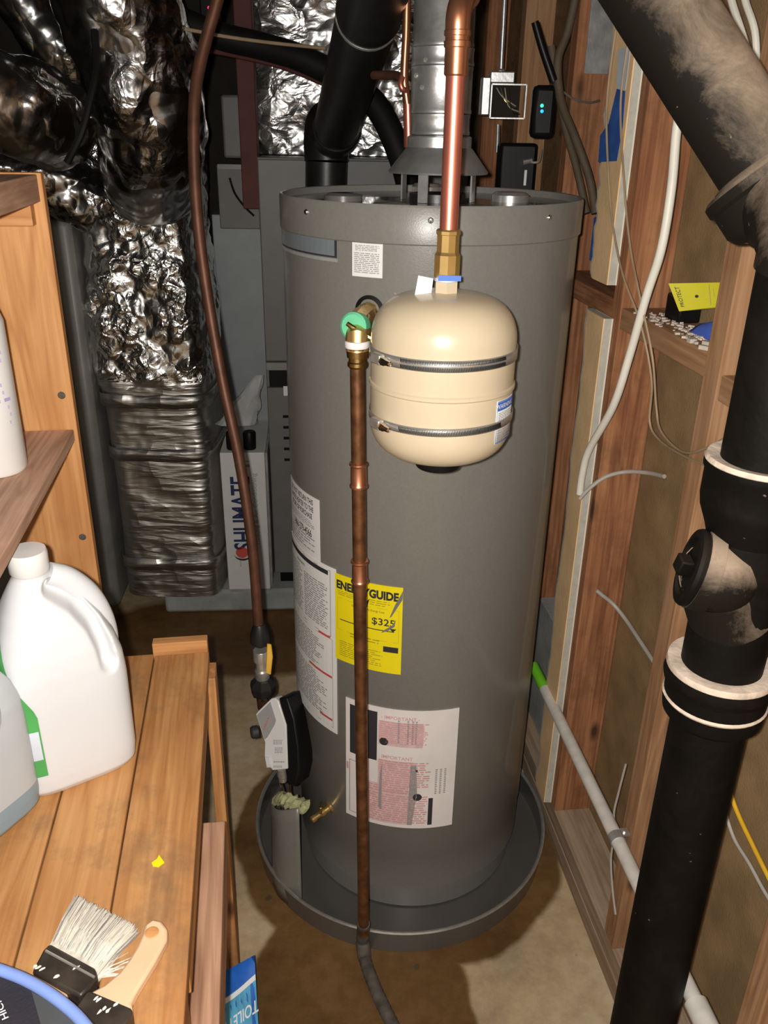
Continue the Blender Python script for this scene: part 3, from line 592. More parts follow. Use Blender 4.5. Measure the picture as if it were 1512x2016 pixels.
# ================================================================ gas supply line
gp = thing('gas_pipe', 'thin brown gas pipe slanting down past the foil duct to the shutoff valve', 'pipe', at(515, 1270, 1.46))
path = [at(440, -60, 1.72), at(428, 0, 1.72), at(395, 120, 1.70), at(382, 220, 1.67), at(385, 380, 1.64), at(402, 540, 1.61), at(436, 740, 1.57), at(472, 910, 1.54), at(497, 1080, 1.51), at(509, 1232, 1.495)]
MB().tube(spl(path, 8), 0.0108, n=14).build('pipe', 'gas_brown', gp)
def ax(p, q): return (V(q) - V(p)).normalized()
g0 = at(510, 1228, 1.495); g1 = at(519, 1368, 1.492); ga = ax(g0, g1); L = (g1 - g0).length
MB().lathe([(0.012, 0), (0.014, .004), (0.021, .028), (0.021, .044), (0.017, .048), (.013, .052)], g0, ga, n=18).build('reducer', 'black_metal', gp)
sv = MB().lathe([(0.016, L * .36), (0.017, L * .37), (0.017, L * .5), (0.012, L * .52), (0.013, L * .62), (0.016, L * .64), (.016, L * .74), (.014, L * .76)], g0, ga, n=18).build('shutoff_valve', 'steel', gp)
MB().prism([(-.006, -.030), (.005, -.034), (.009, .004), (.006, .030), (-.003, .032), (-.004, .006)], at(529, 1296, 1.465), CR, CU, 0.006).build('lever', 'yellow_paint', sv, bevel=0.002)
MB().lathe([(0.017, L * .76), (0.018, L * .77), (0.026, L * .80), (0.028, L * .86), (0.026, L * .97), (0.017, L), (0.017, L * 1.04)], g0, ga, n=8).build('union_nut', 'black_metal', gp, smooth=0)
MB().tube([g0 + ga * (L * 1.0), g0 + ga * (L * 1.15), gpt(548, 1402, .072)], [0.0165, .0165, .0165], n=14).build('inlet_nipple', 'gas_brown', gp)
# ================================================================ relief valve and its discharge pipe
ph, z = H_(728, 612); rv0 = hp(ph, z); nr = V((math.sin(ph), -math.cos(ph), 0))
rv = thing('relief_valve', 'brass relief valve with green cap beside the cream tank', 'valve', rv0)
ax0 = (at(700, 642, 1.235) - rv0).normalized(); RL = (at(700, 642, 1.235) - rv0).length
MB().lathe([(0.024, -0.004), (0.025, 0.002), (0.019, 0.004), (0.019, -.003)], rv0, nr, n=28).build('escutcheon', 'black_rubber', rv)
MB().lathe([(0.0145, -.004), (0.0145, .02), (0.018, .022), (0.018, .035), (.0165, .037), (.0165, .05), (.019, .052), (.019, RL - .012), (.015, RL)], rv0, ax0, n=8).build('valve_body', 'brass', rv, smooth=30)
cc = rv0 + ax0 * RL; cn = (ax0 * .7 + (CO - cc).normalized() * .5 + V((-.35, 0, .1))).normalized()
MB().lathe([(0.019, -.012), (0.0205, 0), (0.0205, .009), (.017, .012), (0.0, .012)], cc, cn, n=28).build('green_cap', 'green_cap', rv)
lv = frame(cn); MB().tube([cc + cn * .016 - CR * .006 + CU * .004, cc + cn * .02 + CR * .01 - CU * .006, cc + cn * .012 + CR * .036 - CU * .022], [.0035, .004, .0035], n=8).build('test_lever', 'brass_dull', rv)
dp_top = at(703, 684, 1.215)
MB().tube([rv0 + ax0 * (RL * .72), dp_top + UP * .012, dp_top - UP * .004], [0.019, .0175, .017], n=16).build('outlet', 'brass', rv)
dp = thing('discharge_pipe', 'long brown copper pipe running down the front of the heater from the brass valve', 'pipe', at(716, 1840, 1.205))
dpa = dp_top; dpb = at(716, 1838, 1.205)
def dpx(y): # point on the pipe axis at image height y
    best = min(range(400), key=lambda i: abs((lambda q: 1008 - F_PX * (q - CO).dot(CU) / (q - CO).dot(CF))(dpa.lerp(dpb, i / 399)) - y)); return dpa.lerp(dpb, best / 399)
da = ax(dpa, dpb); pieces = [(690, 915), (955, 1108), (1140, 1842)]
for a, b in ((690, 918), (946, 1112), (1138, 1842)):
    q0, q1 = dpx(a), dpx(b); MB().tube([q0, q1], 0.0112, n=18).build('pipe_section', 'copper_aged', dp)
for a, b in ((908, 958), (1102, 1146)):
    q0, q1 = dpx(a), dpx(b); l = (q1 - q0).length
    MB().lathe([(0.012, 0), (.0142, .001), (.0146, .004), (.0125, .007), (.0128, l - .007), (.0146, l - .004), (.0142, l - .001), (.012, l)], q0, da, n=22).build('coupling', 'copper_fit', dp)
q0 = dpa + UP * .004
MB().lathe([(0.017, 0), (0.0165, .004), (.0155, .018), (.013, .019), (.013, .024), (.0148, .026), (.0148, .031), (.0125, .034)], q0, da, n=22).build('adapter', 'brass_dull', dp)
MB().lathe([(0.0172, -.006), (0.0182, -.004), (.0182, .002), (.0172, .004)], q0, da, n=22).build('thread_tape', 'white_label', dp)
hs = thing('drain_hose', 'grey corrugated hose lying on the wet floor below the copper pipe', 'hose', onz(730, 1910, 0))
hpth = spl([dpb + UP * 0.03, onz(714, 1862, .022), onz(722, 1900, .013), onz(745, 1960, .013), onz(772, 2016, .013), onz(800, 2080, .013), onz(835, 2150, .013)], 10)
MB().tube(hpth, [0.0125 + 0.0012 * (i % 2) for i in range(len(hpth))], n=14).build('hose', 'hose_grey', hs)
MB().tube([hpth[8], hpth[16]], 0.0150, n=16).build('hose_cuff', 'hose_grey', hs)
# ================================================================ expansion tank
EC = at(870, 740, 1.143); EX, EY = EC.x, EC.y
et = thing('expansion_tank', 'cream rounded expansion tank with two steel band clamps hanging before the heater', 'tank', (EX, EY, 1.133))
eb, etop = at(858, 918, 1.143 - .02).z + .012, at(883, 552, 1.143).z
RT = 0.0995; prof = []
zc0, zc1 = eb + 0.052, etop - 0.075
for i in range(13): a = -PI / 2 + PI / 2 * i / 12; prof.append((RT * math.cos(a) ** .5 if math.cos(a) > 1e-6 else 0, zc0 + 0.052 * math.sin(a)))
zm = (zc0 + zc1) / 2 - 0.002
prof += [(RT, zm - .004), (RT + .0022, zm - .002), (RT + .0022, zm + .002), (RT, zm + .004)]
for i in range(15): a = PI / 2 * i / 14; prof.append((max(RT * math.cos(a) ** .56, 0.0) if i < 14 else 0.0, zc1 + 0.060 * math.sin(a)))
MB().lathe(prof, (EX, EY, 0), n=96).build('tank_shell', 'cream', et, smooth=40)
MB().lathe([(0.0, eb - .018), (0.032, eb - .018), (0.035, eb - .012), (0.035, eb + .006)], (EX, EY, 0), n=28).build('air_valve_cap', 'black_plastic', et)
et_z = zc1 + .058
MB().lathe([(0.0165, et_z), (0.0165, et_z + .016), (.013, et_z + .018)], (EX, EY, 0), n=6).build('hex_nut', 'cream', et, smooth=0)
MB().lathe([(0.0155, et_z + .016), (0.0165, et_z + .017), (.016, et_z + .024), (.0150, et_z + .025)], (EX, EY, 0), n=24).build('thread_tape', 'tape_white', et)
MB().prism([(-.004, -.012), (.018, -.01), (.02, .008), (.0, .012)], V((EX - .038, EY - .012, et_z + .012)), V((1, .2, 0)), V((0, .2, 1)), .0012).build('tape_tail', 'white_label', et)
MB().prism([(0, -.003), (.03, -.003), (.03, .004), (0, .004)], V((EX - .012, EY - .0172, et_z + .022)), V((1, 0, 0)), V((0, 0, 1)), .0012).build('tape_print', 'ink_blue', et)
def clamp(zc, tilt, wdt, rows_):
    n = 96; m = MB(); rr = []
    for dz in (-wdt / 2, wdt / 2):
        rr.append([V((EX + (RT + .0022) * math.cos(2 * PI * k / n), EY + (RT + .0022) * math.sin(2 * PI * k / n), zc + dz + tilt * math.cos(2 * PI * k / n))) for k in range(n + 1)])
    m.grid(rr); b = m.build('band_clamp', 'steel', et, solid=0.0012)
    s = MB()
    for q in range(rows_):
        zo = (q - (rows_ - 1) / 2) * wdt / rows_
        for k in range(70):
            ph = -PI / 2 - .62 + 1.5 * k / 70; r = RT + .0027
            c = V((EX + r * math.cos(ph), EY + r * math.sin(ph), zc + zo + tilt * math.cos(ph))); t = V((-math.sin(ph), math.cos(ph), 0))
            s.box(c, (.0010, .0008, wdt / rows_ * .66), (t + UP * .25).normalized(), V((math.cos(ph), math.sin(ph), 0)))
    so = s.build('slot_teeth', 'black_metal', b, smooth=0); so['kind'] = 'stuff'
    ph = -PI / 2 - .98; r = RT + .008; c = V((EX + r * math.cos(ph), EY + r * math.sin(ph), zc + tilt * math.cos(ph))); t = V((-math.sin(ph), math.cos(ph), 0))
    sc = MB().box(c, (.022, .010, .014), t, V((math.cos(ph), math.sin(ph), 0))).build('screw_housing', 'steel', b, bevel=.002)
    MB().lathe([(.0045, 0), (.0055, .001), (.0055, .008), (.004, .012), (.0035, .02), (0, .021)], c + t * .009 + V((0, -.004, 0)), t, n=6).build('clamp_screw', 'chrome', b)
zA = at(870, 722, 1.143 - RT).z; zB = at(860, 852, 1.143 - RT).z
clamp(zA, 0.001, .0150, 2); clamp(zB, 0.002, .0105, 1)
# label on the right flank
ph_of = lambda x, y: (lambda d: d)(0)
fnL = lambda R: (lambda u, v: V((EX + R * math.sin(1.0 + u / RT), EY - R * math.cos(1.0 + u / RT), (at(990, 820, 1.09).z) + v)))
m = MB(); m.grid([[fnL(RT + .0008)(-.022 + .05 * j / 10, v) for j in range(11)] for v in (-.034, .026)]); lb = m.build('spec_label', 'white_label', et, solid=.0005)
p = Print(fnL(RT + .0012)); p.quad(-.021, .012, .027, .024, 6); p.quad(-.021, -.012, .027, -.004, 6); p.frame(-.0215, -.0335, .0275, .0255, .0012, 6); p.build('blue_print', 'ink_blue', lb)
p = Print(fnL(RT + .0016)); p.text('WARNING', -.003, .018, .009, .01); p.build('white_print', 'ink_white', lb)
p = Print(fnL(RT + .0016)); p.text('WARNING', -.006, -.008, .0055, .008); p.build('white_print', 'ink_white', lb)
p = Print(fnL(RT + .0016)); p.lines(-.019, .025, -.002, .010, 5, rnd, .4); p.lines(-.019, .025, -.031, -.014, 5, rnd, .4); p.build('fine_print', 'ink_soft', lb)
# copper pipe above the tank
cp = thing('copper_supply_pipe', 'bright copper pipe rising from the cream tank to an elbow', 'pipe', (EX, EY, et_z + .02))
zc = et_z + .02; PB = V((EX, EY, 0)); zj = at(883, 470, 1.143).z; ze = at(907, 95, 1.143).z
MB().lathe([(0.0155, zc), (0.0175, zc + .002), (0.0175, zc + .03), (0.016, zc + .032), (.0150, zc + .034), (.0150, zc + .055), (.0165, zc + .056), (.0165, zc + .060), (.0145, zc + .062), (.0145, zj + .004), (.0125, zj + .006)], PB, n=10).build('brass_adapter', 'brass', cp, smooth=25)
MB().tube([PB + UP * zj, PB + UP * (ze + .01)], 0.0120, n=22).build('riser', 'copper_bright', cp)
MB().lathe([(0.0125, ze - .03), (.0145, ze - .028), (.0145, ze + .0), (.0160, ze + .001), (.0160, ze + .007), (.0145, ze + .008), (.0145, ze + .012), (.0160, ze + .013), (.016, ze + .018), (.0145, ze + .02)], PB, n=24).build('collar', 'copper_fit', cp)
E0 = PB + UP * (ze + .012)
MB().tube(spl([E0, E0 + UP * .022, E0 + V((0.004, .012, .036)), E0 + V((.010, .034, .046)), E0 + V((.014, .055, .048))], 6), [.0150] * 25, n=18).build('elbow', 'copper_fit', cp)
E1 = E0 + V((.014, .055, .048))
MB().tube(spl([E1 - V((.002, .01, .002)), E1 + V((0.006, .03, .004)), E1 + V((0.009, .045, .03)), E1 + V((.009, .046, .10)), E1 + V((.009, .046, .9 - .1))], 6), .0125, n=18).build('upper_riser', 'copper_bright', cp)
# ================================================================ flues
vp = thing('vent_pipe', 'round galvanised metal flue pipe rising from the heater top', 'pipe', VX + UP * 1.581)
z0 = 1.581
zs = [1.581, at(850, 225, 1.6).z, at(850, 132, 1.6).z, at(850, 95, 1.6).z, 2.345]
for i in range(4):
    a, b = zs[i], zs[i + 1]; r = 0.0505 + (.0012 if i in (1,) else 0) + (.0015 if i == 2 else 0)
    MB().lathe([(r, a + .0004), (r + .0012, a + .002), (r + .0012, a + .006), (r, a + .008), (r, b - .006), (r + .0008, b - .004), (r + .0008, b - .0004)], VX, n=48).build('flue_section', 'galvanised', vp)
for (x, y) in ((838, 118), (831, 172), (818, 290), (820, 148)):
    q = at(x, y, 1.555); MB().lathe([(.004, 0), (.004, .002), (0, .004)], V((q.x, VX.y - math.sqrt(max(.0515**2 - (q.x - VX.x)**2, 0)), q.z)), (0, -1, 0), n=8).build('sheet_screw', 'steel', vp)
bf = thing('furnace_flue', 'black metal flue pipe with elbow leaning up from the furnace', 'pipe', at(640, 372, 2.62))
f0 = at(641, 430, 2.575); f1 = at(643, 318, 2.575); f2 = at(660, 262, 2.50); f3 = at(727, 22, 1.80); f4 = at(742, -40, 1.69); f5 = at(760, -90, 1.6)
r1 = .060
MB().tube([f0, f0.lerp(f1, .5), f1], r1, n=32).build('flue_section', 'black_metal', bf)
el = spl([f1, f1 + (f1 - f0) * .6, f2, f2 + (f3 - f2) * .06], 4)
MB().tube(el, [r1 * (1.05 + .035 * ((i + 1) % 3 == 0)) for i in range(len(el))], n=32).build('elbow', 'black_metal', bf)
MB().tube([f2 + (f3 - f2) * .02, f3], r1, n=32).build('flue_section', 'black_metal', bf)
MB().tube([f3 - (f4 - f3) * .12, f3, f3 + (f4 - f3) * .15, f4, f5], [r1 * 1.0, r1 * 1.05, r1 * 1.03, r1 * 1.03, r1 * 1.03], n=32).build('flue_section', 'black_metal', bf)
for t in (.02, .97): 
    q = f2.lerp(f3, t); MB().tube([q - (f3 - f2) * .006, q, q + (f3 - f2) * .006], [r1 * 1.01, r1 * 1.035, r1 * 1.01], n=32).build('seam_ring', 'steel', bf)
# ================================================================ black drain stack on the right
AX = V((0.4255, 0.879, 0)); RP = 0.0485
ds = thing('drain_stack', 'thick black cast iron drain pipe with cleanout, dusty, in front of the studs', 'pipe', V((AX.x, AX.y, 0)))
def zof(x, y, Y=0.879): return at(x, y, Y).z
zc0, zc1 = zof(1410, 1432, .84), zof(1410, 1345, .84)         # lower coupling
MB().tube([AX + UP * 0.003, AX + UP * (zc0 + .02)], RP - .001, n=40).build('lower_pipe', 'iron_black', ds)
cpz = [(RP + .004, zc0 - .012), (RP + .012, zc0 - .004), (RP + .0135, zc0 + .006), (RP + .0135, zc1 - .028), (RP + .017, zc1 - .024), (RP + .0185, zc1 - .016), (RP + .0165, zc1 - .006), (RP + .0165, zc1), (RP + .002, zc1)]
cpl = MB().lathe(cpz, AX, n=48).build('coupling', 'iron_black', ds)
MB().lathe([(RP + .016, zc1 - .006), (RP + .0175, zc1 - .002), (RP + .016, zc1 + .004), (RP + .007, zc1 + .005), (RP - .002, zc1 + .003)], AX, n=48).build('caulk_ring', 'caulk', cpl)
MB().lathe([(RP + .0135, zc0 + .016), (RP + .0155, zc0 + .019), (RP + .0135, zc0 + .022)], AX, n=48).build('seam_ring', 'caulk', cpl)
zh0, zh1 = zof(1470, 1010, .84), zof(1470, 935, .84)          # upper hub
MB().tube([AX + UP * (zc1 - .005), AX + UP * (zh0 - .01)], RP, n=40).build('wye_body', 'iron_black', ds)
hub = MB().lathe([(RP, zh0 - .045), (RP + .003, zh0 - .035), (RP + .012, zh0 - .012), (RP + .014, zh0), (RP + .014, zh1 - .012), (RP + .0165, zh1 - .008), (RP + .0165, zh1), (RP + .002, zh1)], AX, n=48).build('hub', 'iron_black', ds)
MB().lathe([(RP + .014, zh1 - .003), (RP + .0165, zh1 + .001), (RP + .014, zh1 + .006), (RP + .005, zh1 + .005), (RP - .002, zh1 + .003)], AX, n=48).build('caulk_ring', 'caulk', hub)
zb = zof(1570, 470, .9)
MB().tube([AX + UP * (zh0), AX + UP * (zb - .005)], RP, n=40).build('upper_pipe', 'iron_black', ds)
# cleanout branch
pc = at(1366, 1118, .865); bd = V((-.955, .20, .22)).normalized(); c0 = pc - bd * ((pc.x - AX.x) / bd.x); c0 = V((AX.x, AX.y, pc.z - .045))
MB().tube(spl([c0 - UP * .03, c0.lerp(pc, .42) + UP * .004, pc - bd * .03, pc - bd * .022, pc - bd * .002], 5), [.050 - .008 * min(i / 12, 1) + (.006 if i > 14 else 0) for i in range(21)], n=36).build('cleanout_branch', 'iron_dusty', ds)
plg = MB().lathe([(.046, -.002), (.047, .003), (.045, .007), (.036, .008), (.033, .004), (0, .004)], pc, bd, n=36).build('cleanout_plug', 'iron_black', ds)
MB().box(pc + bd * .012, (.02, .02, .016), V((0, 1, .2)), bd.cross(V((0, 1, .2)))).build('plug_nut', 'iron_black', plg, bevel=.002)
# elbow and sloping pipe
e0 = V((AX.x, AX.y, zb)); d0 = at(1507, 334, .985); d1 = at(1295, 0, 1.06); dd = (d1 - d0).normalized(); d2 = d1 + dd * .7
eb_ = d0 - dd * 0.035
pth = spl([e0 - UP * .03, e0, e0.lerp(eb_, .45) + (e0 - UP * 0 - eb_).cross(V((0, 1, 0))).normalized() * 0 + UP * .012, eb_, eb_ + dd * .02], 6)
MB().tube(pth, [RP + .003 + .008 * (i / (len(pth) - 1)) for i in range(len(pth))], n=36).build('elbow', 'iron_dusty', ds)
bell = MB().lathe([(RP + .006, -.012), (RP + .014, -.006), (RP + .0195, .004), (RP + .0195, .03), (RP + .023, .034), (RP + .023, .044), (RP + .018, .048), (RP + .001, .048)], d0 - dd * .045, dd, n=44).build('bell', 'iron_dusty', ds)
MB().lathe([(RP + .012, .0465), (RP + .006, .052), (RP + .002, .0535), (RP - .001, .05)], d0 - dd * .045, dd, n=44).build('caulk_ring', 'iron_dusty', bell)
MB().tube([d0 - dd * .02, d0.lerp(d2, .5), d2], RP, n=40).build('sloping_pipe', 'iron_dusty', ds)
# ================================================================ white condensate pipe
q0 = wall(1062, 1316, -.022); q1 = wall(1385, 1995, -.022); q0 = V((q0.x, q0.y, .375)); q1 = V((q1.x, q1.y, .375))
q0 = wp(1.675, -.022, .385); q1 = wp(.845, -.022, .375); qa = (q1 - q0).normalized()
pv = thing('condensate_pipe', 'white plastic pipe with lime green end running along the stud wall', 'pipe', q0)
MB().tube([q0 + qa * .035, q1], .0133, n=20).build('pipe', 'pvc', pv)
MB().tube([q0 - qa * .06, q0 - qa * .01, q0 + qa * .035], [.0122, .0128, .0131], n=20).build('green_end', 'green_lime', pv)
MB().lathe([(.0134, -.02), (.018, -.018), (.018, .03), (.0134, .032)], q1, qa, n=24).build('coupling', 'pvc', pv)
MB().tube([q1 + qa * .02, q1 + qa * .4], .0133, n=20).build('pipe', 'pvc', pv)
kc = wall(1215, 1650, -.022); kt = (kc - q0).dot(qa); kc = q0 + qa * kt
st = MB().lathe([(.0140, -.009), (.0152, -.009), (.0152, .009), (.0140, .009)], kc, qa, n=24).build('pipe_strap', 'galvanised', pv)
MB().box(kc + WN * .014 + UP * .016, (.018, .014, .003), qa, WN).build('strap_tab', 'galvanised', st)
MB().lathe([(.004, 0), (.004, .003), (.0, .004)], kc + WN * .012 + UP * .0175, UP, n=8).build('strap_screw', 'steel', st)
# ================================================================ cables on the stud wall
def cable(name, label, pts, r, mat, n=10, k=7, cat='cable', group=None):
    P = [p if isinstance(p, V) else wall(p[0], p[1], p[2]) for p in pts]
    o = MB().tube(spl(P, k), r, n=n).build(name, mat, origin=P[0]); return tag(o, label, cat, group)
cable('white_cable', 'thick white cable curving down across the stud to a grey sheath', [(1352, 150, -.012), (1333, 250, -.013), (1322, 370, -.014), (1302, 490, -.016), (1272, 585, -.02), (1238, 705, -.024), (1207, 800, -.028), (1160, 885, -.031), (1147, 930, -.031), (1141, 972, -.030)], .0072, 'cable_white', 14)
cable('grey_cable_stub', 'short light grey cable stub stapled to the brown wall sheathing', [(1141, 982, -.031), at(1160, 962, 1.548), at(1192, 939, 1.547), at(1232, 929, 1.545), (1275, 931, .078), (1308, 938, .085)], .0042, 'cable_grey')
cable('tan_wire', 'thin tan wire drooping over the blocking towards the upper black pipe hub', [(1240, 60, -.02), (1222, 200, -.022), (1228, 350, -.022), (1240, 480, -.022), (1258, 575, -.022), (1284, 700, -.01), (1292, 800, .01), (1302, 850, .01), (1345, 890, .0), (1395, 880, -.012), (1450, 848, -.016)], .0020, 'cable_tan', 8, group='tan wires')
cable('tan_wire', 'thin tan wire hanging left of its twin and ending lower on the stud', [(1212, 60, -.022), (1195, 200, -.024), (1197, 330, -.024), (1206, 440, -.024), (1226, 540, -.024), (1262, 640, -.018), (1283, 750, .0), (1279, 830, .012), (1298, 866, .012), (1345, 897, .0), (1400, 920, -.012)], .0020, 'cable_tan', 8, group='tan wires')
cable('grey_wire', 'short grey wire slanting across the sheathing below the cleanout height', [at(1174, 1162, 1.549), at(1186, 1172, 1.547), at(1208, 1190, 1.545), (1232, 1220, .083), (1252, 1250, .085), (1290, 1308, .085)], .0042, 'cable_grey')
cable('white_wire', 'thin white wire hanging behind the white plastic pipe near the floor', [(1232, 1505, -.004), (1218, 1560, -.005), (1209, 1600, -.006), (1210, 1640, -.006), (1203, 1690, -.006), (1206, 1750, -.006), (1212, 1800, -.005)], .0022, 'cable_grey', 8)
cable('yellow_cable', 'yellow flat cable right of the black pipe near the bottom', [(1430, 1540, .06), (1452, 1600, .06), (1480, 1660, .06), (1512, 1725, .06), (1545, 1790, .06)], .0035, 'yellow_paint', 8)
cable('pale_cable', 'thin pale cable beneath the yellow one right of the black pipe', [(1425, 1590, .06), (1445, 1650, .06), (1475, 1700, .06), (1505, 1755, .06), (1540, 1810, .06)], .0028, 'cable_grey', 8)
cable('romex_cable', 'cream cable at the top right corner, left one of the pair', [(1430, -60, .02), (1440, 0, .02), (1462, 70, .02), (1475, 120, .03), (1478, 200, .04)], .0052, 'cable_white', 10, group='cream cables at the top')
cable('romex_cable', 'cream cable at the top right corner, right one of the pair', [(1455, -60, .03), (1467, 0, .03), (1486, 60, .03), (1490, 130, .03), (1492, 210, .04)], .0048, 'cable_white', 10, group='cream cables at the top')
# ================================================================ things kept on the blocking
zbk = 1.3005
cY = 1.36
cd = thing('yellow_packet', 'yellow card packet lettered PROTECT resting between two studs', 'packet', at(1370, 612, cY))
A, B, C_, D = at(1316, 558, 1.385), at(1425, 556, 1.345), at(1412, 604, 1.32), at(1337, 613, 1.36)
nn = (B - A).cross(D - A).normalized(); nn = -nn if nn.dot(CO - A) < 0 else nn
def bil(u, v): return (A.lerp(B, u)).lerp(D.lerp(C_, u), v)
MB().grid([[bil(j / 8, i / 8) for j in range(9)] for i in range(9)]).build('card', 'yellow_card', cd, smooth=0, solid=.003)
def fnc(u, v): return bil(.5 + u, .5 - v) + nn * .0012
p = Print(fnc); vs_, fs_ = glyphs('PROTECT', .17, .008, 1.0)
p.m.add([fnc(-.36 + -y * .75, x * 1.0) for x, y in vs_], fs_); p.poly([(.0 + .04 * math.cos(a * .5), -.02 + .06 * math.sin(a * .5)) for a in range(13)])
p.build('lettering', 'ink', cd)
p = Print(fnc); p.poly([(.24, .42), (.25, .42), (.34, -.42), (.325, -.42)]); p.poly([(.32, .3), (.325, .3), (.39, -.1), (.38, -.1)]); p.build('crease_print', 'cable_tan', cd)
bb = MB().box(wp(1.44, .062, zbk + .022), (.055, .04, .043), WD, WN).build('black_case', 'black_plastic', origin=wp(1.44, .062, zbk), bevel=.004); tag(bb, 'small black case behind the yellow packet on the blocking', 'case')
m = MB(); rr = []
for i in range(7):
    r = []
    for j in range(9):
        u, v = j / 8, i / 6; q = wp(1.265 + .075 * u, .03 + .05 * v, zbk + .004 + .022 * math.sin(PI * min(v * 1.1, 1)) * (.6 + .4 * math.sin(PI * u))); r.append(q)
    rr.append(r)
fb = m.grid(rr).build('blue_glove', 'foam_blue', origin=wp(1.30, .05, zbk), solid=.004); tag(fb, 'crumpled blue plastic piece below the yellow packet', 'scrap')
m = MB()
for i in range(170):
    a, b = rnd.uniform(1.225, 1.50), rnd.uniform(.004, .06); s = rnd.uniform(.001, .004) * (2.2 if a < 1.3 and rnd.random() < .3 else 1)
    m.box(wp(a, b, zbk + s * .4), (s * rnd.uniform(1, 3), s * rnd.uniform(1, 2), s * .9), (math.cos(i), math.sin(i), 0), (-math.sin(i), math.cos(i), 0))
o = m.build('plaster_crumbs', 'debris', origin=wp(1.3, .03, zbk)); tag(o, 'pale plaster crumbs strewn over the blocking', 'debris'); o['kind'] = 'stuff'
# ================================================================ devices and cables on the far studs
jb = thing('junction_box', 'open galvanised electrical box with bare wires under a thin conduit', 'electrical box', at(985, 235, 2.31))
c = at(1000, 200, 2.31); w_ = .085; h_ = .075
for s_, e_ in (((-w_ / 2, 0), (.003, h_)), ((w_ / 2, 0), (.003, h_)), ((0, h_ / 2), (w_, .003)), ((0, -h_ / 2), (w_, .003))):
    MB().box(c + V((s_[0], .012, s_[1])), (e_[0], .036, e_[1])).build('box_side', 'galvanised', jb)
MB().box(c + V((0, .029, 0)), (w_, .002, h_)).build('box_back', 'dark_wall', jb)
MB().box(c + V((-.058, -.002, .01)), (.022, .05, .085)).build('side_bracket', 'galvanised', jb, bevel=.003)
MB().box(c + V((-.02, -.004, .052)), (.06, .04, .026)).build('clamp_block', 'galvanised', jb, bevel=.003)
for k in range(4):
    MB().tube(spl([c + V((-.03 + .01 * k, .0, .03)), c + V((-.015 + .008 * k, -.008, .01 - .01 * k)), c + V((.02 + .004 * k, 0, -.01 - .006 * k))]), .0015, n=6).build('wire', 'brass_dull' if k % 2 else 'cable_grey', jb)
cd_ = thing('conduit', 'thin metal conduit rising from the open electrical box', 'conduit', at(986, 140, 2.31))
MB().tube([at(986, 142, 2.31), at(995, -30, 2.31)], .0062, n=12).build('tube', 'galvanised', cd_)
MB().lathe([(.010, 0), (.010, .012), (.007, .016)], at(986, 150, 2.31), UP, n=10).build('connector', 'steel', cd_)
ld = MB().tube([at(981, 245, 2.31), at(979, 300, 2.31)], .005, n=10).build('conduit', 'galvanised', origin=at(979, 300, 2.31)); tag(ld, 'short grey conduit stub below the open electrical box', 'conduit')
rt = thing('wifi_device', 'black rounded device with green and blue lights on the wall', 'device', at(1068, 270, 1.93))
a, b = at(1041, 272, 1.93), at(1098, 168, 1.93); c = (a + b) / 2
MB().box(c, (b.x - a.x, .03, b.z - a.z)).build('casing', 'black_plastic', rt, bevel=.011)
for y, m_ in ((208, 'led_green'), (219, 'led_blue')):
    q = at(1067, y, 1.914); MB().lathe([(.0036, 0), (.003, .0015), (0, .002)], q, (0, -1, 0), n=10).build('indicator_light', m_, rt)
bx = thing('battery_box', 'black box with white sticker on the far stud behind the heater top', 'box', at(1015, 372, 2.25))
a, b = at(975, 390, 2.25), at(1056, 282, 2.25); c = (a + b) / 2
MB().box(c, (b.x - a.x, .07, b.z - a.z)).build('casing', 'black_plastic', bx, bevel=.008)
MB().box(at(1034, 350, 2.213), (.006, .002, .035)).build('sticker', 'white_label', bx)
MB().tube(spl([at(1040, 318, 2.21), at(1052, 320, 2.19), at(1062, 316, 2.2), at(1066, 295, 2.24)]), .0025, n=8).build('lead', 'cable_grey', bx)
MB().lathe([(.006, -.01), (.006, .012)], at(1038, 318, 2.20), (1, 0, .2), n=10).build('plug', 'steel', bx)
def tubeobj(name, label, cat, pts, r, mat, k=6, n=12, group=None):
    P = spl(pts, k); rs = r if not isinstance(r, tuple) else [r[0] + (r[1] - r[0]) * i / (len(P) - 1) for i in range(len(P))]
    return tag(MB().tube(P, rs, n=n).build(name, mat, origin=P[-1]), label, cat, group)
tubeobj('black_antenna', 'short black rod sticking up above the black device', 'antenna', [at(1053, 43, 1.90), at(1068, 95, 1.90), at(1090, 160, 1.90)], (.0075, .009), 'black_plastic')
tubeobj('brown_hose', 'brown hose descending past the black device, branch nearer the drywall', 'hose', [at(1140, -40, 1.92), at(1118, 60, 1.92), at(1098, 120, 1.91), at(1105, 200, 1.89), at(1130, 265, 1.85), at(1160, 350, 1.82), at(1172, 420, 1.80)], .0085, 'hose_brown')
tubeobj('brown_hose', 'brown hose descending past the black device, branch nearer the heater', 'hose', [at(1085, 90, 1.925), at(1098, 170, 1.92), at(1115, 260, 1.90), at(1135, 330, 1.87), at(1155, 420, 1.84)], .008, 'hose_brown')
wpatch('silver_tape', 'galvanised', [(1.9447, 1.74), (1.9447, 1.98)], 0, WR) if False else None
c, d_ = wbox(1.9395, 1.9445, .02, .07, 1.70, 1.95); MB().box(c, d_, WD, WN).build('nail_plate', 'galvanised', WR, smooth=0)
tubeobj('black_wire', 'thin dark wire looped on the far stud right of the black device', 'wire', [at(1108, 180, 1.93), at(1130, 195, 1.93), at(1160, 202, 1.92), at(1180, 198, 1.9)], .0022, 'hose_grey', n=6)
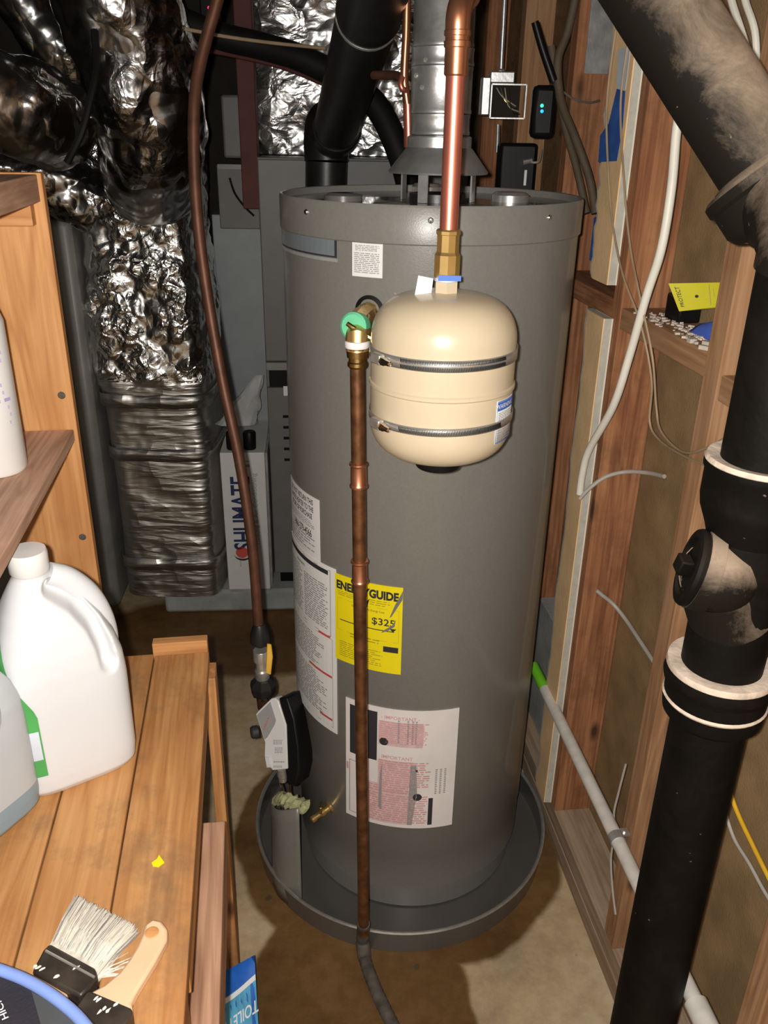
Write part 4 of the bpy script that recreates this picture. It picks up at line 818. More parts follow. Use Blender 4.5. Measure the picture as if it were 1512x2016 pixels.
# ================================================================ shelving on the left
PD = V((-0.157, 0.9876, 0)).normalized(); PN = V((PD.y, -PD.x, 0))
PR = V((-0.488, 1.258, 0))                                   # front right foot of the end post
sh = thing('wooden_shelves', 'orange pine shelving with a wide end post along the left', 'shelf unit', V((PR.x - .1, PR.y, 0)))
zt = 1.525; zm_ = 1.150
board('end_post', 'pine_orange', sh, PR - PN * .062 + PD * .0095 + UP * (zt / 2 + .001), (zt, .124, .019), UP, PN)
board('shelf_board', 'shelf_worn', sh, PR - PN * .155 - PD * .352 + UP * (zm_ - .0095), (.70, .30, .019), PD, PN)
board('top_board', 'shelf_worn', sh, PR - PN * .155 - PD * .352 + UP * (zt - .019), (.70, .30, .036), PD, PN)
board('cleat', 'pine_orange', sh, PR - PN * .085 - PD * .012 + UP * (zt - .053), (.14, .022, .030), PN, PD)
board('cleat', 'pine_bench', sh, PR - PN * .09 - PD * .012 + UP * (zm_ - .034), (.14, .022, .026), PN, PD)
board('end_post', 'pine_orange', sh, PR - PN * .062 - PD * .712 + UP * ((zt + .788) / 2), (zt - .788, .124, .019), UP, PN)
m = V(PR) - PN * .004 + PD * -.0005
for zz in (1.205, .96):
    MB().lathe([(.006, 0), (.005, .0008), (0, .001)], PR - PN * (.016) + UP * zz, -PD, n=12).build('nail_hole', 'hose_grey', sh)
# white bottle on the middle shelf
bc = onz(-3, 925, zm_); bc.z = zm_
sb = thing('white_bottle', 'white bottle with purple print on the middle shelf, cut off by the frame', 'bottle', bc)
MB().lathe([(0, .001), (.036, .001), (.039, .006), (.039, .205), (.033, .225), (.018, .24), (.016, .25), (0, .25)], bc, n=40).build('body', 'white_plastic', sb)
MB().lathe([(.02, .245), (.02, .275), (.012, .28), (0, .28)], bc, n=24).build('cap', 'purple_ink', sb)
p = Print(lambda u, v: bc + V((.0396 * math.sin(.75 + u / .039), -.0396 * math.cos(.75 + u / .039), .13 + v))); p.lines(-.012, .024, -.06, .075, 13, rnd, .45, .5); p.build('print', 'purple_ink', sb)
# ================================================================ bench
BZ = 0.785
b0 = V((-0.188, 0.54, 0)); BD = (V((-0.292, 1.195, 0)) - b0).normalized(); BN = V((BD.y, -BD.x, 0)); bE = V((-0.292, 1.195, 0))
be = thing('wooden_bench', 'low bench of orange pine planks beside the heater', 'bench', V((bE.x - .15, bE.y - .35, 0)))
wds = [.0885, .0885, .0885, .0885]; off = 0
for i, w_ in enumerate(wds):
    l = .80; sh_ = [0, -.006, .002, -.004][i]
    board('plank', 'pine_bench', be, bE - BN * (off + w_ / 2) - BD * (l / 2 + .012 + sh_) + UP * (BZ - .0095 - .0006 * (i % 2)), (l, w_, .019), BD, BN, bevel=.002); off += w_ + .0022
board('end_board', 'pine_orange', be, bE - BN * .047 + BD * .001 + UP * (BZ - .024), (.09, .088, .019), BN, UP)
board('end_cleat', 'pine_bench', be, bE - BN * .23 - BD * .03 + UP * (BZ - .045), (.24, .05, .019), BN, UP)
lg = bE - BD * .036 + BN * .001
board('leg', 'pine_bench', be, lg + UP * ((BZ - .0205) / 2), (BZ - .0225, .048, .019), UP, BD)
board('side_rail', 'pine_rough', be, onz(417, 1617, .62) * 1.0 + V((0, 0, -.0445)) - BD * .27 + BN * .001, (.54, .038, .089), BD, BN, bevel=.003)
board('leg', 'pine_bench', be, bE - BD * .60 - BN * .02 + UP * ((BZ - .0205) / 2), (BZ - .0225, .085, .019), UP, BD)
for s_ in (.052, .70): board('leg', 'pine_bench', be, bE - BD * s_ - BN * .355 + UP * ((BZ - .0205) / 2), (BZ - .0225, .085, .019), UP, BD)
board('brace', 'pine_orange', be, bE - BD * .30 - BN * .012 + UP * (BZ - .045), (.56, .05, .019), BD, UP)
sc_ = onz(310, 1700, BZ); m = MB().prism([(-.007, 0), (-.002, .006), (-.001, .012), (.003, .007), (.008, .001), (.003, -.006), (-.004, -.005)], V((sc_.x, sc_.y, BZ + .0003)), (1, 0, 0), (0, 1, 0), .001)
tag(m.build('yellow_scrap', 'energy_yellow', origin=V((sc_.x, sc_.y, BZ))), 'tiny yellow paper scrap on the bench plank', 'scrap')
# ---- jugs
def jug(name, label, base, u, v, mat, capmat, with_label, group=None, K=1.0):
    """square gallon jug: neck towards +v, handle over the -v side"""
    t = thing(name, label, 'jug', V((base.x, base.y, BZ + .0005)), group); u = V(u).normalized(); v = V(v).normalized(); c0 = V((base.x, base.y, BZ + .0005))
    S = [(0, .042, .058, 0), (.003, .049, .066, 0), (.012, .0545, .0725, 0), (.03, .056, .0745, 0), (.14, .057, .075, 0), (.17, .0565, .0735, 0), (.195, .054, .0685, .001), (.22, .0485, .0595, .0035), (.242, .0415, .049, .0065), (.26, .034, .0385, .009), (.275, .0265, .0285, .0115), (.286, .0205, .0205, .013), (.300, .0195, .0195, .013)]
    T = []
    for i in range(len(S) - 1):
        for k in range(6): f = k / 6; T.append(tuple(S[i][q] + (S[i + 1][q] - S[i][q]) * f for q in range(4)))
    T.append(S[-1]); n = 180; rows = []
    ridge = [(-.002, .272), (-.024, .250), (-.040, .220), (-.047, .190), (-.049, .168)]
    def pocket(y, z):
        best = 9
        for (y0, z0), (y1, z1) in zip(ridge[:-1], ridge[1:]):
            dy, dz = y1 - y0, z1 - z0; tt = min(max(((y - y0) * dy + (z - z0) * dz) / (dy * dy + dz * dz), 0), 1); best = min(best, math.hypot(y - y0 - dy * tt, z - z0 - dz * tt))
        return best
    for (z, hu, hv, sf) in T:
        e = 4.4 - 2.4 * min(max((z - .15) / .13, 0), 1); r = []
        for k in range(n + 1):
            a = 2 * PI * k / n; ca, sa = math.cos(a), math.sin(a); rr = (abs(ca) ** e + abs(sa) ** e) ** (-1 / e)
            x_, y_ = hu * rr * ca, hv * rr * sa + sf
            # finger pockets sunk either side of the handle
            if .15 < z < .29:
                dd_ = pocket(y_, z) ; dep = .021 * math.exp(-(dd_ / .0085) ** 4) * min(1, abs(x_) / .012); x_ -= math.copysign(min(dep, abs(x_) * .8), x_)
            r.append(c0 + u * x_ + v * y_ + UP * z)
        rows.append(r)
    m = MB().grid(rows); m.f.append(tuple(range(n))[::-1]); m.f.append(tuple(range((len(T) - 1) * (n + 1), (len(T) - 1) * (n + 1) + n)))
    body = m.build('body', mat, t, smooth=60)
    hpth = spl([c0 - v * .006 + UP * .281, c0 - v * .026 + UP * .268, c0 - v * .046 + UP * .241, c0 - v * .058 + UP * .208, c0 - v * .0625 + UP * .175, c0 - v * .060 + UP * .150], 8)
    MB().tube(hpth, [.0135 + .002 * math.sin(PI * i / (len(hpth) - 1)) for i in range(len(hpth))], n=24).build('handle', mat, t, smooth=60)
    cp_ = MB().lathe([(.0205, .289), (.0225, .292), (.0225, .313), (.0212, .317), (0, .3175)], c0 + v * .013, UP, n=48).build('cap', capmat, t)
    if with_label:
        # wraps from the flat side under the neck round the near corner
        def surf(ang, z, d):
            i = max(k for k in range(len(S) - 1) if S[k][0] <= z); f = (z - S[i][0]) / (S[i + 1][0] - S[i][0]); hu, hv, sf = (S[i][q] + (S[i + 1][q] - S[i][q]) * f for q in (1, 2, 3))
            e = 4.4 - 2.4 * min(max((z - .15) / .13, 0), 1); a = math.radians(ang); ca, sa = math.cos(a), math.sin(a); rr = (abs(ca) ** e + abs(sa) ** e) ** (-1 / e)
            return c0 + u * ((hu + d) * rr * ca) + v * ((hv + d) * rr * sa + sf) + UP * z
        def edge(z): return 150 if z < .13 else 150 - 55 * min((z - .13) / .13, 1) ** 1.2
        def strip(name, mat_, d, z0, z1, par, a0=45, e0=0):
            zs_ = [z0 + (z1 - z0) * i / 18 for i in range(19)]
            return MB().grid([[surf(a0 + (edge(z) - e0 - a0) * k / 28, z, d) for k in range(29)] for z in zs_]).build(name, mat_, par, smooth=60)
        lb = strip('label', 'green_label', .0008, .040, .235, t)
        strip('pale_band', 'tape_white', .0014, .066, .108, lb, 45, 1)
        strip('red_emblem', 'ink_red', .0014, .150, .205, lb, 50, 7)
        strip('blue_emblem', 'ink_blue', .0020, .160, .194, lb, 60, 11)
    for ch in [t] : ch.scale = (K, K, K)
    return t
ja = onz(145, 1556, BZ); jb_ = onz(283, 1502, BZ); ju = (jb_ - ja).normalized(); jv = V((-ju.y, ju.x, 0))
jug('plastic_jug', 'opaque white gallon jug with green label standing upright on the bench', jb_ - ju * .078 + jv * .054, jv, -ju, 'jug_white', 'white_plastic', True, 'plastic jugs', 1.05)
k0 = onz(127, 1572, BZ); k1 = onz(0, 1682, BZ); ke = (k1 - k0).normalized(); kn = V((-ke.y, ke.x, 0)); kn = kn if kn.x < 0 else -kn
jug('plastic_jug', 'bluish translucent jug in the left foreground, cut off by the frame', k0 + ke * .066 + kn * .084, ke, kn, 'jug_clear', 'white_plastic', False, 'plastic jugs', 1.0)
# ---- paint brushes and pouch
def fl3(x, y, z): q = onz(x, y, z); return V((q.x, q.y, z))
def flat(name, mat, pts, z0, t, parent, bevel=0.0015, zs=None):
    P = [fl3(x, y, z0 + t) for x, y in pts]; n = len(P); P2 = [V((p_.x, p_.y, z0)) for p_ in P]
    return MB().add(P + P2, [tuple(range(n)), tuple(range(n, 2 * n))[::-1]] + [(i, (i + 1) % n, n + (i + 1) % n, n + i) for i in range(n)]).build(name, mat, parent, smooth=0 if not bevel else 30, bevel=bevel)
pb = thing('paint_brush', 'wide paint brush with grey-white bristles pointing up, left of the other brush', 'paint brush', fl3(150, 1850, BZ), 'paint brushes')
ztop = BZ + .022
bl, br, tr, tl = fl3(96, 1858, ztop), fl3(190, 1910, ztop), fl3(266, 1812, ztop), fl3(150, 1752, ztop)
core = MB().add([bl - UP * .003, br - UP * .003, tr.lerp(br, .1) - UP * .010, tl.lerp(bl, .1) - UP * .010, V((bl.x, bl.y, BZ + .004)), V((br.x, br.y, BZ + .004)), V((tr.x, tr.y, BZ + .003)).lerp(V((br.x, br.y, BZ + .003)), .1), V((tl.x, tl.y, BZ + .003)).lerp(V((bl.x, bl.y, BZ + .003)), .1)], [(0, 1, 2, 3), (7, 6, 5, 4), (0, 4, 5, 1), (1, 5, 6, 2), (2, 6, 7, 3), (3, 7, 4, 0)]).build('bristle_block', 'bristle', pb)
m = MB(); m2 = MB()
for i in range(3600):
    s_ = rnd.random(); lay = rnd.random(); s2 = s_ + rnd.gauss(0, .025); le = rnd.uniform(.86, 1.03)
    p0 = bl.lerp(br, s_) - UP * (.004 + lay * .011); p1 = tl.lerp(tr, s2) - UP * (.008 + lay * .012); e_ = p0.lerp(p1, le); mid_ = p0.lerp(p1, le * .5) + UP * .003
    (m if rnd.random() < .8 else m2).tube([p0, mid_, e_], [.00045, .00045, .00025], n=3, cap=False)
for i in range(14):
    s_ = .93 + rnd.random() * .07; p0 = bl.lerp(br, s_) - UP * .012; p1 = tr + (tr - tl) * rnd.uniform(.05, .5) - (tr - br) * rnd.uniform(.2, .7); p1.z = BZ + .006
    m.tube([p0, p0.lerp(p1, .5) + UP * .004, p1], [.0006, .0005, .0003], n=3, cap=False)
o = m.build('bristles', 'bristle_tip', pb, smooth=0); o['kind'] = 'stuff'; o = m2.build('dark_bristles', 'ink_soft', pb, smooth=0); o['kind'] = 'stuff'
fer = flat('ferrule', 'ferrule', [(84, 1870), (98, 1856), (188, 1905), (192, 1922), (172, 1948), (158, 1962), (62, 1912)], BZ + .001, .022, pb, .003)
MB().tube([fl3(90, 1872, BZ + .0235), fl3(186, 1924, BZ + .0235)], .0014, n=8).build('crimp', 'steel', fer)
for x, y in ((76, 1905), (84, 1908), (112, 1922), (150, 1905), (70, 1902)):
    q = fl3(x, y, BZ + .0232); MB().prism([(rnd.uniform(.6, 1.6) * .0028 * math.cos(a * .9), rnd.uniform(.3, 1.0) * .0022 * math.sin(a * .9)) for a in range(7)], q, V((.8, .6, 0)), V((-.6, .8, 0)), .0004).build('paint_fleck', 'bristle_tip', fer)
flat('handle', 'blonde_wood', [(64, 1915), (135, 1956), (105, 2010), (60, 2060), (40, 2040), (66, 1990)], BZ + .004, .014, pb, .003)
p2 = thing('paint_brush', 'paint brush with pale wooden handle pointing away, hole in its end', 'paint brush', fl3(250, 1930, BZ), 'paint brushes')
hn = flat('handle', 'blonde_wood', [(281, 1838), (285, 1820), (300, 1808), (318, 1812), (330, 1828), (328, 1850), (306, 1890), (284, 1926), (268, 1952), (258, 1972), (262, 1990), (250, 1996), (168, 1958), (205, 1938), (234, 1914), (254, 1888), (270, 1862)], BZ + .004, .013, p2, .003)
MB().lathe([(.0075, .0002), (.0065, .0009), (.0055, .0009), (.0055, .0003), (0, .0003)], fl3(299, 1836, BZ + .0172), UP, n=20).build('hang_hole', 'pine_orange', hn)
fr2 = flat('ferrule', 'ferrule', [(170, 1952), (178, 1950), (258, 1984), (262, 1992), (225, 2046), (135, 2004)], BZ + .001, .021, p2, .003)
for x, y in ((188, 1966), (195, 1968), (206, 1985), (212, 1990), (196, 1992), (228, 1978)):
    q = fl3(x, y, BZ + .0222); MB().prism([(rnd.uniform(.6, 1.6) * .0026 * math.cos(a * .9), rnd.uniform(.3, 1.0) * .002 * math.sin(a * .9)) for a in range(7)], q, V((.6, .8, 0)), V((-.8, .6, 0)), .0004).build('paint_fleck', 'bristle_tip', fr2)
flat('bristle_block', 'bristle', [(140, 2004), (224, 2044), (190, 2110), (100, 2066)], BZ + .002, .017, p2, .002)
pch = thing('tool_pouch', 'black pouch with curved blue piping in the lower left corner', 'pouch', fl3(60, 1990, BZ))
arc = [(-90, 1868), (-40, 1876), (0, 1890), (50, 1908), (100, 1936), (145, 1968), (180, 2002), (205, 2040), (215, 2100), (120, 2160), (-90, 2160)]
zt_ = BZ + .024
flat('shell', 'bag_black', arc, zt_, .022, pch, .006)
pipe_ = [fl3(x, y, zt_ + .0235) for x, y in [(-90, 1890), (-40, 1897), (-5, 1908), (45, 1927), (92, 1953), (134, 1984), (162, 2012), (184, 2046), (194, 2100)]]
MB().tube(spl(pipe_, 5), .0056, n=12).build('piping', 'bag_blue', pch)
flat('grey_panel', 'bag_grey', [(62, 1952), (92, 1968), (130, 1996), (150, 2016), (170, 2060), (120, 2090), (84, 2030)], zt_ + .0215, .001, pch, 0)
fnP = (lambda a, b: fl3(a, b, zt_ + .0242))
p = Print(lambda u, v: fnP(u, v)); vs_, fs_ = glyphs('HIGH PRECISION', 19, .01)
ca_, sa_ = math.cos(-1.18), math.sin(-1.18)
vs_, fs_ = glyphs('HIGH PRECISION', 20, .01); xo = max(x for x, _ in vs_)
p.m.add([fnP(16 - (x + xo) * .38 - y * .92, 1998 - (x + xo) * .92 + y * .38) if False else fnP(10 - (x + xo) * .40 + y * .9, 2006 - (x + xo) * .90 - y * .4) for x, y in vs_], fs_)
p.build('lettering', 'ink_white', pch)
# ---- blue wipes packet on the floor
wpk = thing('wipes_packet', 'blue glossy packet lettered TOILETWAND on the floor by the bench', 'packet', onz(465, 1990, 0))
A, B, C_, D = at(404, 1934, 1.085), at(501, 1880, 1.10), onz(514, 2110, .002), onz(404, 2140, .002)
nn = (B - A).cross(D - A).normalized(); nn = -nn if nn.dot(CO - A) < 0 else nn
def bl2(u, v): return A.lerp(B, u).lerp(D.lerp(C_, u), v)
def bulge(u, v): return .010 * (max(0, u * (1 - u) * 4) ** .5) * (max(0, v * (1 - v) * 4) ** .5)
MB().grid([[bl2(j / 14, i / 14) + nn * bulge(j / 14, i / 14) for j in range(15)] for i in range(15)]).grid([[bl2(j / 14, i / 14) - nn * bulge(j / 14, i / 14) for j in range(15)] for i in range(15)]).build('wrapper', 'wipe_blue', wpk)
def fw(h): return lambda u, v: bl2(u, v) + nn * (bulge(u, v) + h)
def band(poly, h, name, mat):
    m = MB()
    # subdivide the band along u
    top, bot = poly; k = len(top)
    m.grid([[fw(h)(*top[i]) for i in range(k)], [fw(h)(*[(top[i][q] + bot[i][q]) / 2 for q in range(2)]) for i in range(k)], [fw(h)(*bot[i]) for i in range(k)]]).build(name, mat, wpk, smooth=0)
us = [i / 10 for i in range(11)]
band(([(u, .30 - .10 * u) for u in us], [(u, .82 - .12 * u) for u in us]), .0006, 'teal_band', 'wipe_teal')
band(([(u, .26 - .10 * u + .05 * math.sin(3 * u)) for u in us], [(u, .31 - .10 * u + .05 * math.sin(3 * u)) for u in us]), .0010, 'white_swoosh', 'ink_white')
p = Print(lambda u, v: fw(.0013)(u, v)); vs_, fs_ = glyphs('TOILETWAND', .17, .012)
p.m.add([fw(.0013)(.50 - x * .95 + .0, .52 + y * .9 + x * .16) for x, y in vs_], fs_); p.build('lettering', 'ink_white', wpk)
band(([(.45 + .5 * u, .78 - .14 * u) for u in us], [(.38 + .5 * u, .93 - .14 * u) for u in us]), .0012, 'red_emblem', 'ink_red')
band(([(.50 + .4 * u, .79 - .12 * u) for u in us], [(.45 + .4 * u, .90 - .12 * u) for u in us]), .0017, 'white_emblem', 'ink_white')
# ================================================================ furnace and ducts behind
FN = V((math.cos(math.radians(4.5)), math.sin(math.radians(4.5)), 0)); FD = V((-FN.y, FN.x, 0))
def fp(x, y, z): return V((-.39, 2.65, 0)) + FN * x + FD * y + UP * z
def fbox(x0, x1, y0, y1, z0, z1): return MB().box(fp((x0 + x1) / 2, (y0 + y1) / 2, (z0 + z1) / 2), (x1 - x0, y1 - y0, z1 - z0), FN, FD)
pad = fbox(-.39, .56, -.045, .53, .001, .088).build('furnace_pad', 'pad_concrete', bevel=.012, origin=fp(0, 0, 0)); tag(pad, 'grey concrete pad on the floor under the furnace', 'pad')
fu = thing('furnace', 'grey metal furnace cabinet standing behind the water heater', 'furnace', fp(.28, .3, .088))
zd = zof(545, 735, 2.65)
fbox(0, .55, .012, .52, .13, 1.51).build('cabinet', 'furnace_grey', fu, bevel=.003)
fbox(.02, .53, .015, .50, .089, .13).build('base', 'black_plastic', fu)
fbox(.002, .548, -.004, .0115, zd + .04, 1.505).build('upper_panel', 'furnace_grey', fu, bevel=.003)
fbox(.002, .548, -.014, .0115, zd + .012, zd + .038).build('ledge', 'metal_dull', fu, bevel=.002)
fbox(.01, .61, .0, .0115, zd - .045, zd + .008).build('vent_gap', 'black_plastic', fu)
ldr = fbox(.002, .548, -.006, .0115, .135, zd - .047).build('lower_door', 'furnace_grey', fu, bevel=.003)
zA_ = zof(552, 770, 2.645); fbox(.055, .13, -.0075, -.0062, zA_ - .016, zA_ + .016).build('sticker', 'white_label', fu, smooth=0)
for (ya, yb, n_) in ((820, 905, 5), (1060, 1108, 5)):
    for i in range(n_):
        for xx in (.05, .105, .16, .215):
            z_ = zof(552, ya + (yb - ya) * i / (n_ - 1), 2.645); fbox(xx, xx + .03, -.0085, -.006, z_ - .005, z_ + .004).build('louver', 'furnace_grey' if ya > 1000 else 'black_plastic', ldr, smooth=0)
zT = zof(550, 580, 2.645); fbox(.085, .112, -.006, -.0042, zT - .06, zT + .06).build('rating_label', 'white_label', fu, smooth=0)
# pale plenum side panel left of the furnace
pp_ = fbox(-.175, -.004, .285, .55, .60, 1.325).build('pale_plenum', 'panel_pale', bevel=.003, origin=fp(-.08, .3, .60)); tag(pp_, 'pale grey duct transition between the foil duct and furnace', 'duct')
# filter box
fbx = thing('filter_box', 'white filter cabinet lettered SHUMATE low beside the furnace', 'filter box', fp(-.09, .1, .088))
fbox(-.158, -.012, -.06, .30, .10, .615).build('cabinet', 'filter_white', fbx, bevel=.003)
fbox(-.155, -.016, -.055, .30, .0885, .10).build('plinth', 'pad_concrete', fbx)
fbox(-.0115, -.004, -.05, .28, .105, .61).build('side_flange', 'galvanised', fbx)
fcen = fp(-.092, -.0608, .36); fn = onpl(fcen - FD * .0004, UP, -FN)     # reading upwards
p = Print(fn); p.text('SHUMATE', .035, .002, .088, .022, .70); p.build('lettering', 'ink_navy', fbx)
p = Print(fn); p.text('Heating & Air Conditioning', .05, -.042, .024, .0, 1.0); p.quad(.205, -.03, .215, .02); p.quad(.224, -.03, .227, .02); p.text('www', -.155, .02, .012); p.build('fine_print', 'ink_soft', fbx)
p = Print(fn); p.dots(-.112, .012, .022); p.build('red_dot', 'ink_red', fbx)
p = Print(fn); p.poly([(-.118 - .026 * math.sin(a), .010 + .03 * math.cos(a)) for a in [0.2 * k for k in range(15)]] + [(-.118 - .018 * math.sin(a), .010 + .03 * math.cos(a)) for a in [0.2 * k for k in range(14, -1, -1)]]); p.build('black_arc', 'ink', fbx)
# valves and plastic bag on top of the filter box
for x0 in (-.118, -.062):
    o = MB().lathe([(.02, 0), (.021, .004), (.021, .055), (.018, .06), (0, .06)], fp(x0, -.02, .616), UP, n=14).build('black_jar', 'black_plastic', origin=fp(x0, -.02, .616))
    tag(o, 'small black jar on the filter box, ' + ('left' if x0 < -.1 else 'right') + ' of the two', 'jar', 'black jars')
m = MB(); rows = []
for i in range(15):
    t = i / 14; r = []
    for j in range(15):
        a = 2 * PI * j / 14; rad = (.012 + .058 * t) * (1 + .25 * noise.noise(V((math.cos(a) * 2, math.sin(a) * 2, t * 4)))); r.append(fp(-.075 - .03 * t + .055 * (1 - t) + rad * math.cos(a), .0 + rad * .35 * math.sin(a), .86 - .165 * t))
    rows.append(r)
o = m.grid(rows).build('plastic_bag', 'bag_clear', origin=fp(-.08, 0, .70), smooth=20); tag(o, 'crumpled clear plastic bag hanging beside the furnace', 'bag')
# dull metal return duct at the far left
rdc = at(190, 800, 2.5)
rd = thing('return_duct', 'dull grey sheet metal duct between the shelves and the foil duct', 'duct', V((-1.05, 2.75, 0)))
MB().box((-1.165, 2.80, .70), (.46, .62, 1.28), FN, FD).build('casing', 'metal_dull', rd, bevel=.02)
MB().box((-.965, 2.478, .70), (.012, .02, 1.27), FN, FD).build('standing_seam', 'metal_dull', rd, bevel=.004)
MB().box((-1.14, 2.464, .70), (.012, .02, 1.27), FN, FD).build('standing_seam', 'metal_dull', rd, bevel=.004)
# crumpled foil
def crease(p, s):
    d = noise.voronoi(p * s)[0]; return (d[1] - d[0]) - .3
def foilduct(name, label, sect, nz, npn, amp_fn, mat, group=None, origin=None):
    rows = []
    for i in range(nz + 1):
        t = i / nz; c, ex, ey, hx, hy, e = sect(t); r = []
        for k in range(npn + 1):
            a = 2 * PI * (k % npn) / npn; ca, sa = math.cos(a), math.sin(a); rr = (abs(ca) ** e + abs(sa) ** e) ** (-1 / e)
            o = ex * (hx * rr * ca) + ey * (hy * rr * sa); p_ = c + o; am, s_ = amp_fn(t, a)
            q = am * (crease(p_, s_) * .7 + noise.noise(p_ * s_ * .6) * .6 + .4 * crease(p_ + V((3, 1, 2)), s_ * 2.3)); r.append(p_ + o.normalized() * q)
        rows.append(r)
    o = MB().grid(rows).build(name, mat, origin=origin, smooth=22); return tag(o, label, 'duct', group)
ZD0, ZD1 = .09, 1.70
def s1(t):
    z = ZD0 + t * (ZD1 - ZD0); g = (z - .75) / .5; fx = 1.0 + (.07 * math.sin(min(max(g, 0), 1) * PI) if g > 0 else 0)
    return V((-.738 + .006 * math.sin(z * 4), 2.72, z)), V((1, 0, 0)), V((0, 1, 0)), .168 * fx, .18 * fx, 6.0
def a1(t, a):
    z = ZD0 + t * (ZD1 - ZD0)
    if z < .84: return .005, 6.0
    return .024, 8.0
LOW = 100
def half(name, label, t0, t1, nz, mat, parent=None):
    return foilduct(name, label, lambda t: s1(t0 + (t1 - t0) * t), nz, 200, lambda t, a: a1(t0 + (t1 - t0) * t, a), mat, origin=V((-.705, 2.72, ZD0)))
tz = (.86 - ZD0) / (ZD1 - ZD0)
fd = half('foil_duct', 'tall foil wrapped duct with crumpled shiny skin left of the furnace', tz, 1.0, 130, 'foil')
lowr = half('taped_skin', 'x', 0.0, tz + .012, 110, 'foil_smooth'); del lowr['label'], lowr['category']; lowr.parent = fd; lowr.location = (0, 0, 0)
OFF['foil_duct'] = V((-.705, 2.72, ZD0))
tcap = MB().box((-.728, 2.72, 1.69), (.30, .32, .012)).build('top_closure', 'foil_smooth', fd)
for t_ in ((.80 - ZD0) / (ZD1 - ZD0), (.62 - ZD0) / (ZD1 - ZD0), (.22 - ZD0) / (ZD1 - ZD0)):
    c, ex, ey, hx, hy, e = s1(t_); m = MB(); rows = []
    for dz in (-.022, .022):
        rows.append([c + UP * (dz + .004 * noise.noise(V((k * .3, dz * 50, t_)))) + ex * ((hx + .008) * (abs(math.cos(2 * PI * k / 80)) ** e + abs(math.sin(2 * PI * k / 80)) ** e) ** (-1 / e) * math.cos(2 * PI * k / 80)) + ey * ((hy + .008) * (abs(math.cos(2 * PI * k / 80)) ** e + abs(math.sin(2 * PI * k / 80)) ** e) ** (-1 / e) * math.sin(2 * PI * k / 80)) for k in range(81)])
    o = m.grid(rows).build('foil_tape_band', 'foil_smooth', bpy.data.objects['foil_duct'], solid=.001)
def flex(name, label, pts, r, amp, s, mat, group='flexible foil ducts', k=10):
    P = spl(pts, k); n = len(P) - 1
    def sect(t):
        f = t * n; i = min(int(f), n - 1); c = P[i].lerp(P[i + 1], f - i); tg = (P[i + 1] - P[i]).normalized(); x, y, _ = frame(tg, V((0, 1, .2))); rr = r if not callable(r) else r(t); return c, x, y, rr, rr, 2.0
    return foilduct(name, label, sect, 90, 96, lambda t, a: (amp, s), mat, group, origin=P[-1])
flex('flex_duct', 'largest dark foil duct bulging down onto the tall foil duct', [at(130, -190, 2.14), at(215, -40, 2.18), at(262, 90, 2.22), at(290, 200, 2.26), at(300, 300, 2.34), at(300, 370, 2.46)], lambda t: .125 + .02 * math.sin(t * PI), .026, 6, 'foil_dark')
flex('flex_duct', 'dark foil duct entering from the left above the shelves', [at(-260, 140, 1.88), at(-120, 165, 1.92), at(0, 195, 1.98), at(70, 220, 2.04), at(120, 250, 2.12)], .10, .018, 7, 'foil_dark')
flex('flex_duct', 'narrow foil duct slanting at the top left corner', [at(-40, -150, 2.42), at(10, -60, 2.45), at(60, 20, 2.48), at(110, 90, 2.5), at(150, 140, 2.54)], .075, .012, 8, 'foil_dark')
flex('flex_duct', 'foil duct sagging behind the shelf post at the upper left', [at(-160, 330, 2.36), at(-20, 335, 2.38), at(70, 350, 2.40), at(140, 375, 2.43), at(190, 400, 2.46)], .085, .020, 10, 'foil_dark')
flex('flex_duct', 'foil duct under the ceiling left of the black strap', [at(60, -150, 2.9), at(100, -40, 2.9), at(140, 50, 2.9), at(175, 150, 2.9)], .10, .024, 9, 'foil')
m = MB().tube(spl([at(186, 60, 2.03), at(190, 130, 2.0), at(178, 195, 1.97), at(160, 262, 1.95), at(132, 320, 1.95)], 6), .008, n=8).build('strap', 'black_rubber', origin=at(135, 310, 2.15)); tag(m, 'black hanger strap around the left foil ducts', 'strap')
# foil wrapped supply plenum above the furnace
def s2(t): return V((-.16, 3.12, 1.513 + .82 * t)), V((1, 0, 0)), V((0, 1, 0)), .305, .26, 7.0
foilduct('foil_plenum', 'broad crinkled foil plenum above the furnace behind the black flue', s2, 110, 220, lambda t, a: (.018, 8.0), 'foil_big', origin=V((-.16, 3.12, 1.5)))
# insulated black line and cable crossing the top
tubeobj('insulated_line', 'thick black insulated line crossing in front of the foil plenum', 'pipe', [at(330, 30, 2.5), at(430, 70, 2.5), at(520, 92, 2.5), at(600, 118, 2.48), at(690, 165, 2.46), at(745, 215, 2.44), at(785, 300, 2.42), at(804, 370, 2.42), at(812, 450, 2.42)], .033, 'black_rubber', n=16)
tubeobj('ceiling_cable', 'thin pale cable strung across the top left in front of ducts', 'cable', [at(160, -20, 2.1), at(230, 22, 2.12), at(300, 45, 2.15), at(380, 60, 2.2), at(450, 73, 2.25), at(540, 85, 2.3), at(640, 95, 2.35)], .004, 'cable_tan', n=8)
tubeobj('dark_line', 'dark brown pipe crossing just under the black insulated line', 'pipe', [at(395, 95, 2.58), at(480, 112, 2.58), at(560, 132, 2.57), at(640, 165, 2.57)], .008, 'red_board', n=8)
rb = MB().box(at(487, 190, 2.74), (.052, .04, .62)).build('red_post', 'red_board', origin=at(487, 360, 2.74), bevel=.003); tag(rb, 'narrow dark red post left of the foil plenum', 'post')
c = at(460, 250, 2.82); o = MB().box(c, (.062, .05, .175)).build('grey_control_box', 'furnace_grey', origin=c - UP * .09, bevel=.008); tag(o, 'narrow grey box hanging left of the dark red post', 'box')
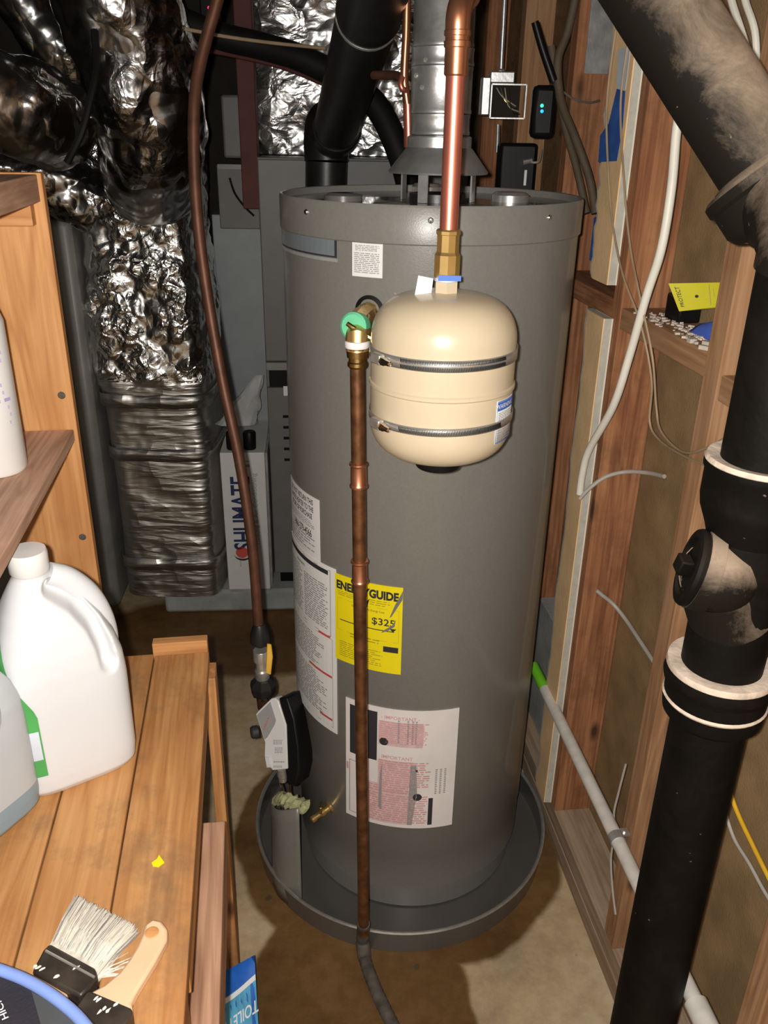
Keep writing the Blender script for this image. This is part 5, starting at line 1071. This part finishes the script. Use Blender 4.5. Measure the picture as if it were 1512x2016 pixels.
c = at(472, 388, 2.86); o = MB().box(c, (.13, .04, .19)).build('access_cover', 'furnace_grey', origin=c - UP * .095, bevel=.003); tag(o, 'small grey panel left of the furnace top', 'panel')
c = at(472, 328, 2.83); o = MB().box(c, (.13, .05, .014)).build('ledge_rail', 'metal_dull', origin=c); tag(o, 'thin metal rail above the small grey panel', 'rail')
o = MB().tube(spl([at(452, 350, 2.8), at(462, 380, 2.8), at(480, 405, 2.8), at(500, 425, 2.8)]), .0035, n=6).build('thermostat_wire', 'black_rubber', origin=at(452, 350, 2.8)); tag(o, 'thin black cord drooping over the small grey panel', 'cord')
c = at(411, 15, 2.6); sn = thing('sensor_box', 'small black sensor with a tiny red light at the top near the gas pipe', 'sensor', c + V((0, .02, -.03)))
MB().box(c + V((0, .0205, .2)), (.05, .036, .46)).build('casing', 'black_plastic', sn, bevel=.004); MB().lathe([(.004, 0), (.003, .002), (0, .003)], c + V((0, .002, 0)), (0, -1, 0), n=10).build('indicator_light', 'led_red', sn)
# small copper line behind the flue
cl = thing('copper_tube', 'thin copper pipe with a bend left of the metal flue', 'pipe', at(803, 300, 1.72))
MB().tube(spl([at(806, 300, 1.72), at(804, 230, 1.72), at(800, 190, 1.72), at(796, 160, 1.72), at(797, 120, 1.72), at(800, 60, 1.72), at(802, -40, 1.72)], 5), .0078, n=14).build('tube', 'copper_fit', cl)
MB().tube(spl([at(735, 148, 1.80), at(765, 148, 1.77), at(785, 150, 1.74), at(795, 162, 1.722)], 4), .0078, n=12).build('branch', 'gas_brown', cl)
MB().tube(spl([at(801, 178, 1.718), at(793, 176, 1.71), at(789, 165, 1.71), at(792, 152, 1.715)], 5), .0055, n=12).build('bend', 'copper_bright', cl)
MB().tube([at(805, 290, 1.72), at(803, 205, 1.72)], .0095, n=14).build('sleeve', 'copper_bright', cl)
for o in bpy.data.objects:
    if o.parent and o.name.split('.')[0] in ('fine_print', 'red_print', 'black_print', 'grey_print', 'print', 'pink_tint', 'crease_print', 'red_bar'): o['kind'] = 'stuff'
    if o.type == 'MESH': o.data.name = o.name
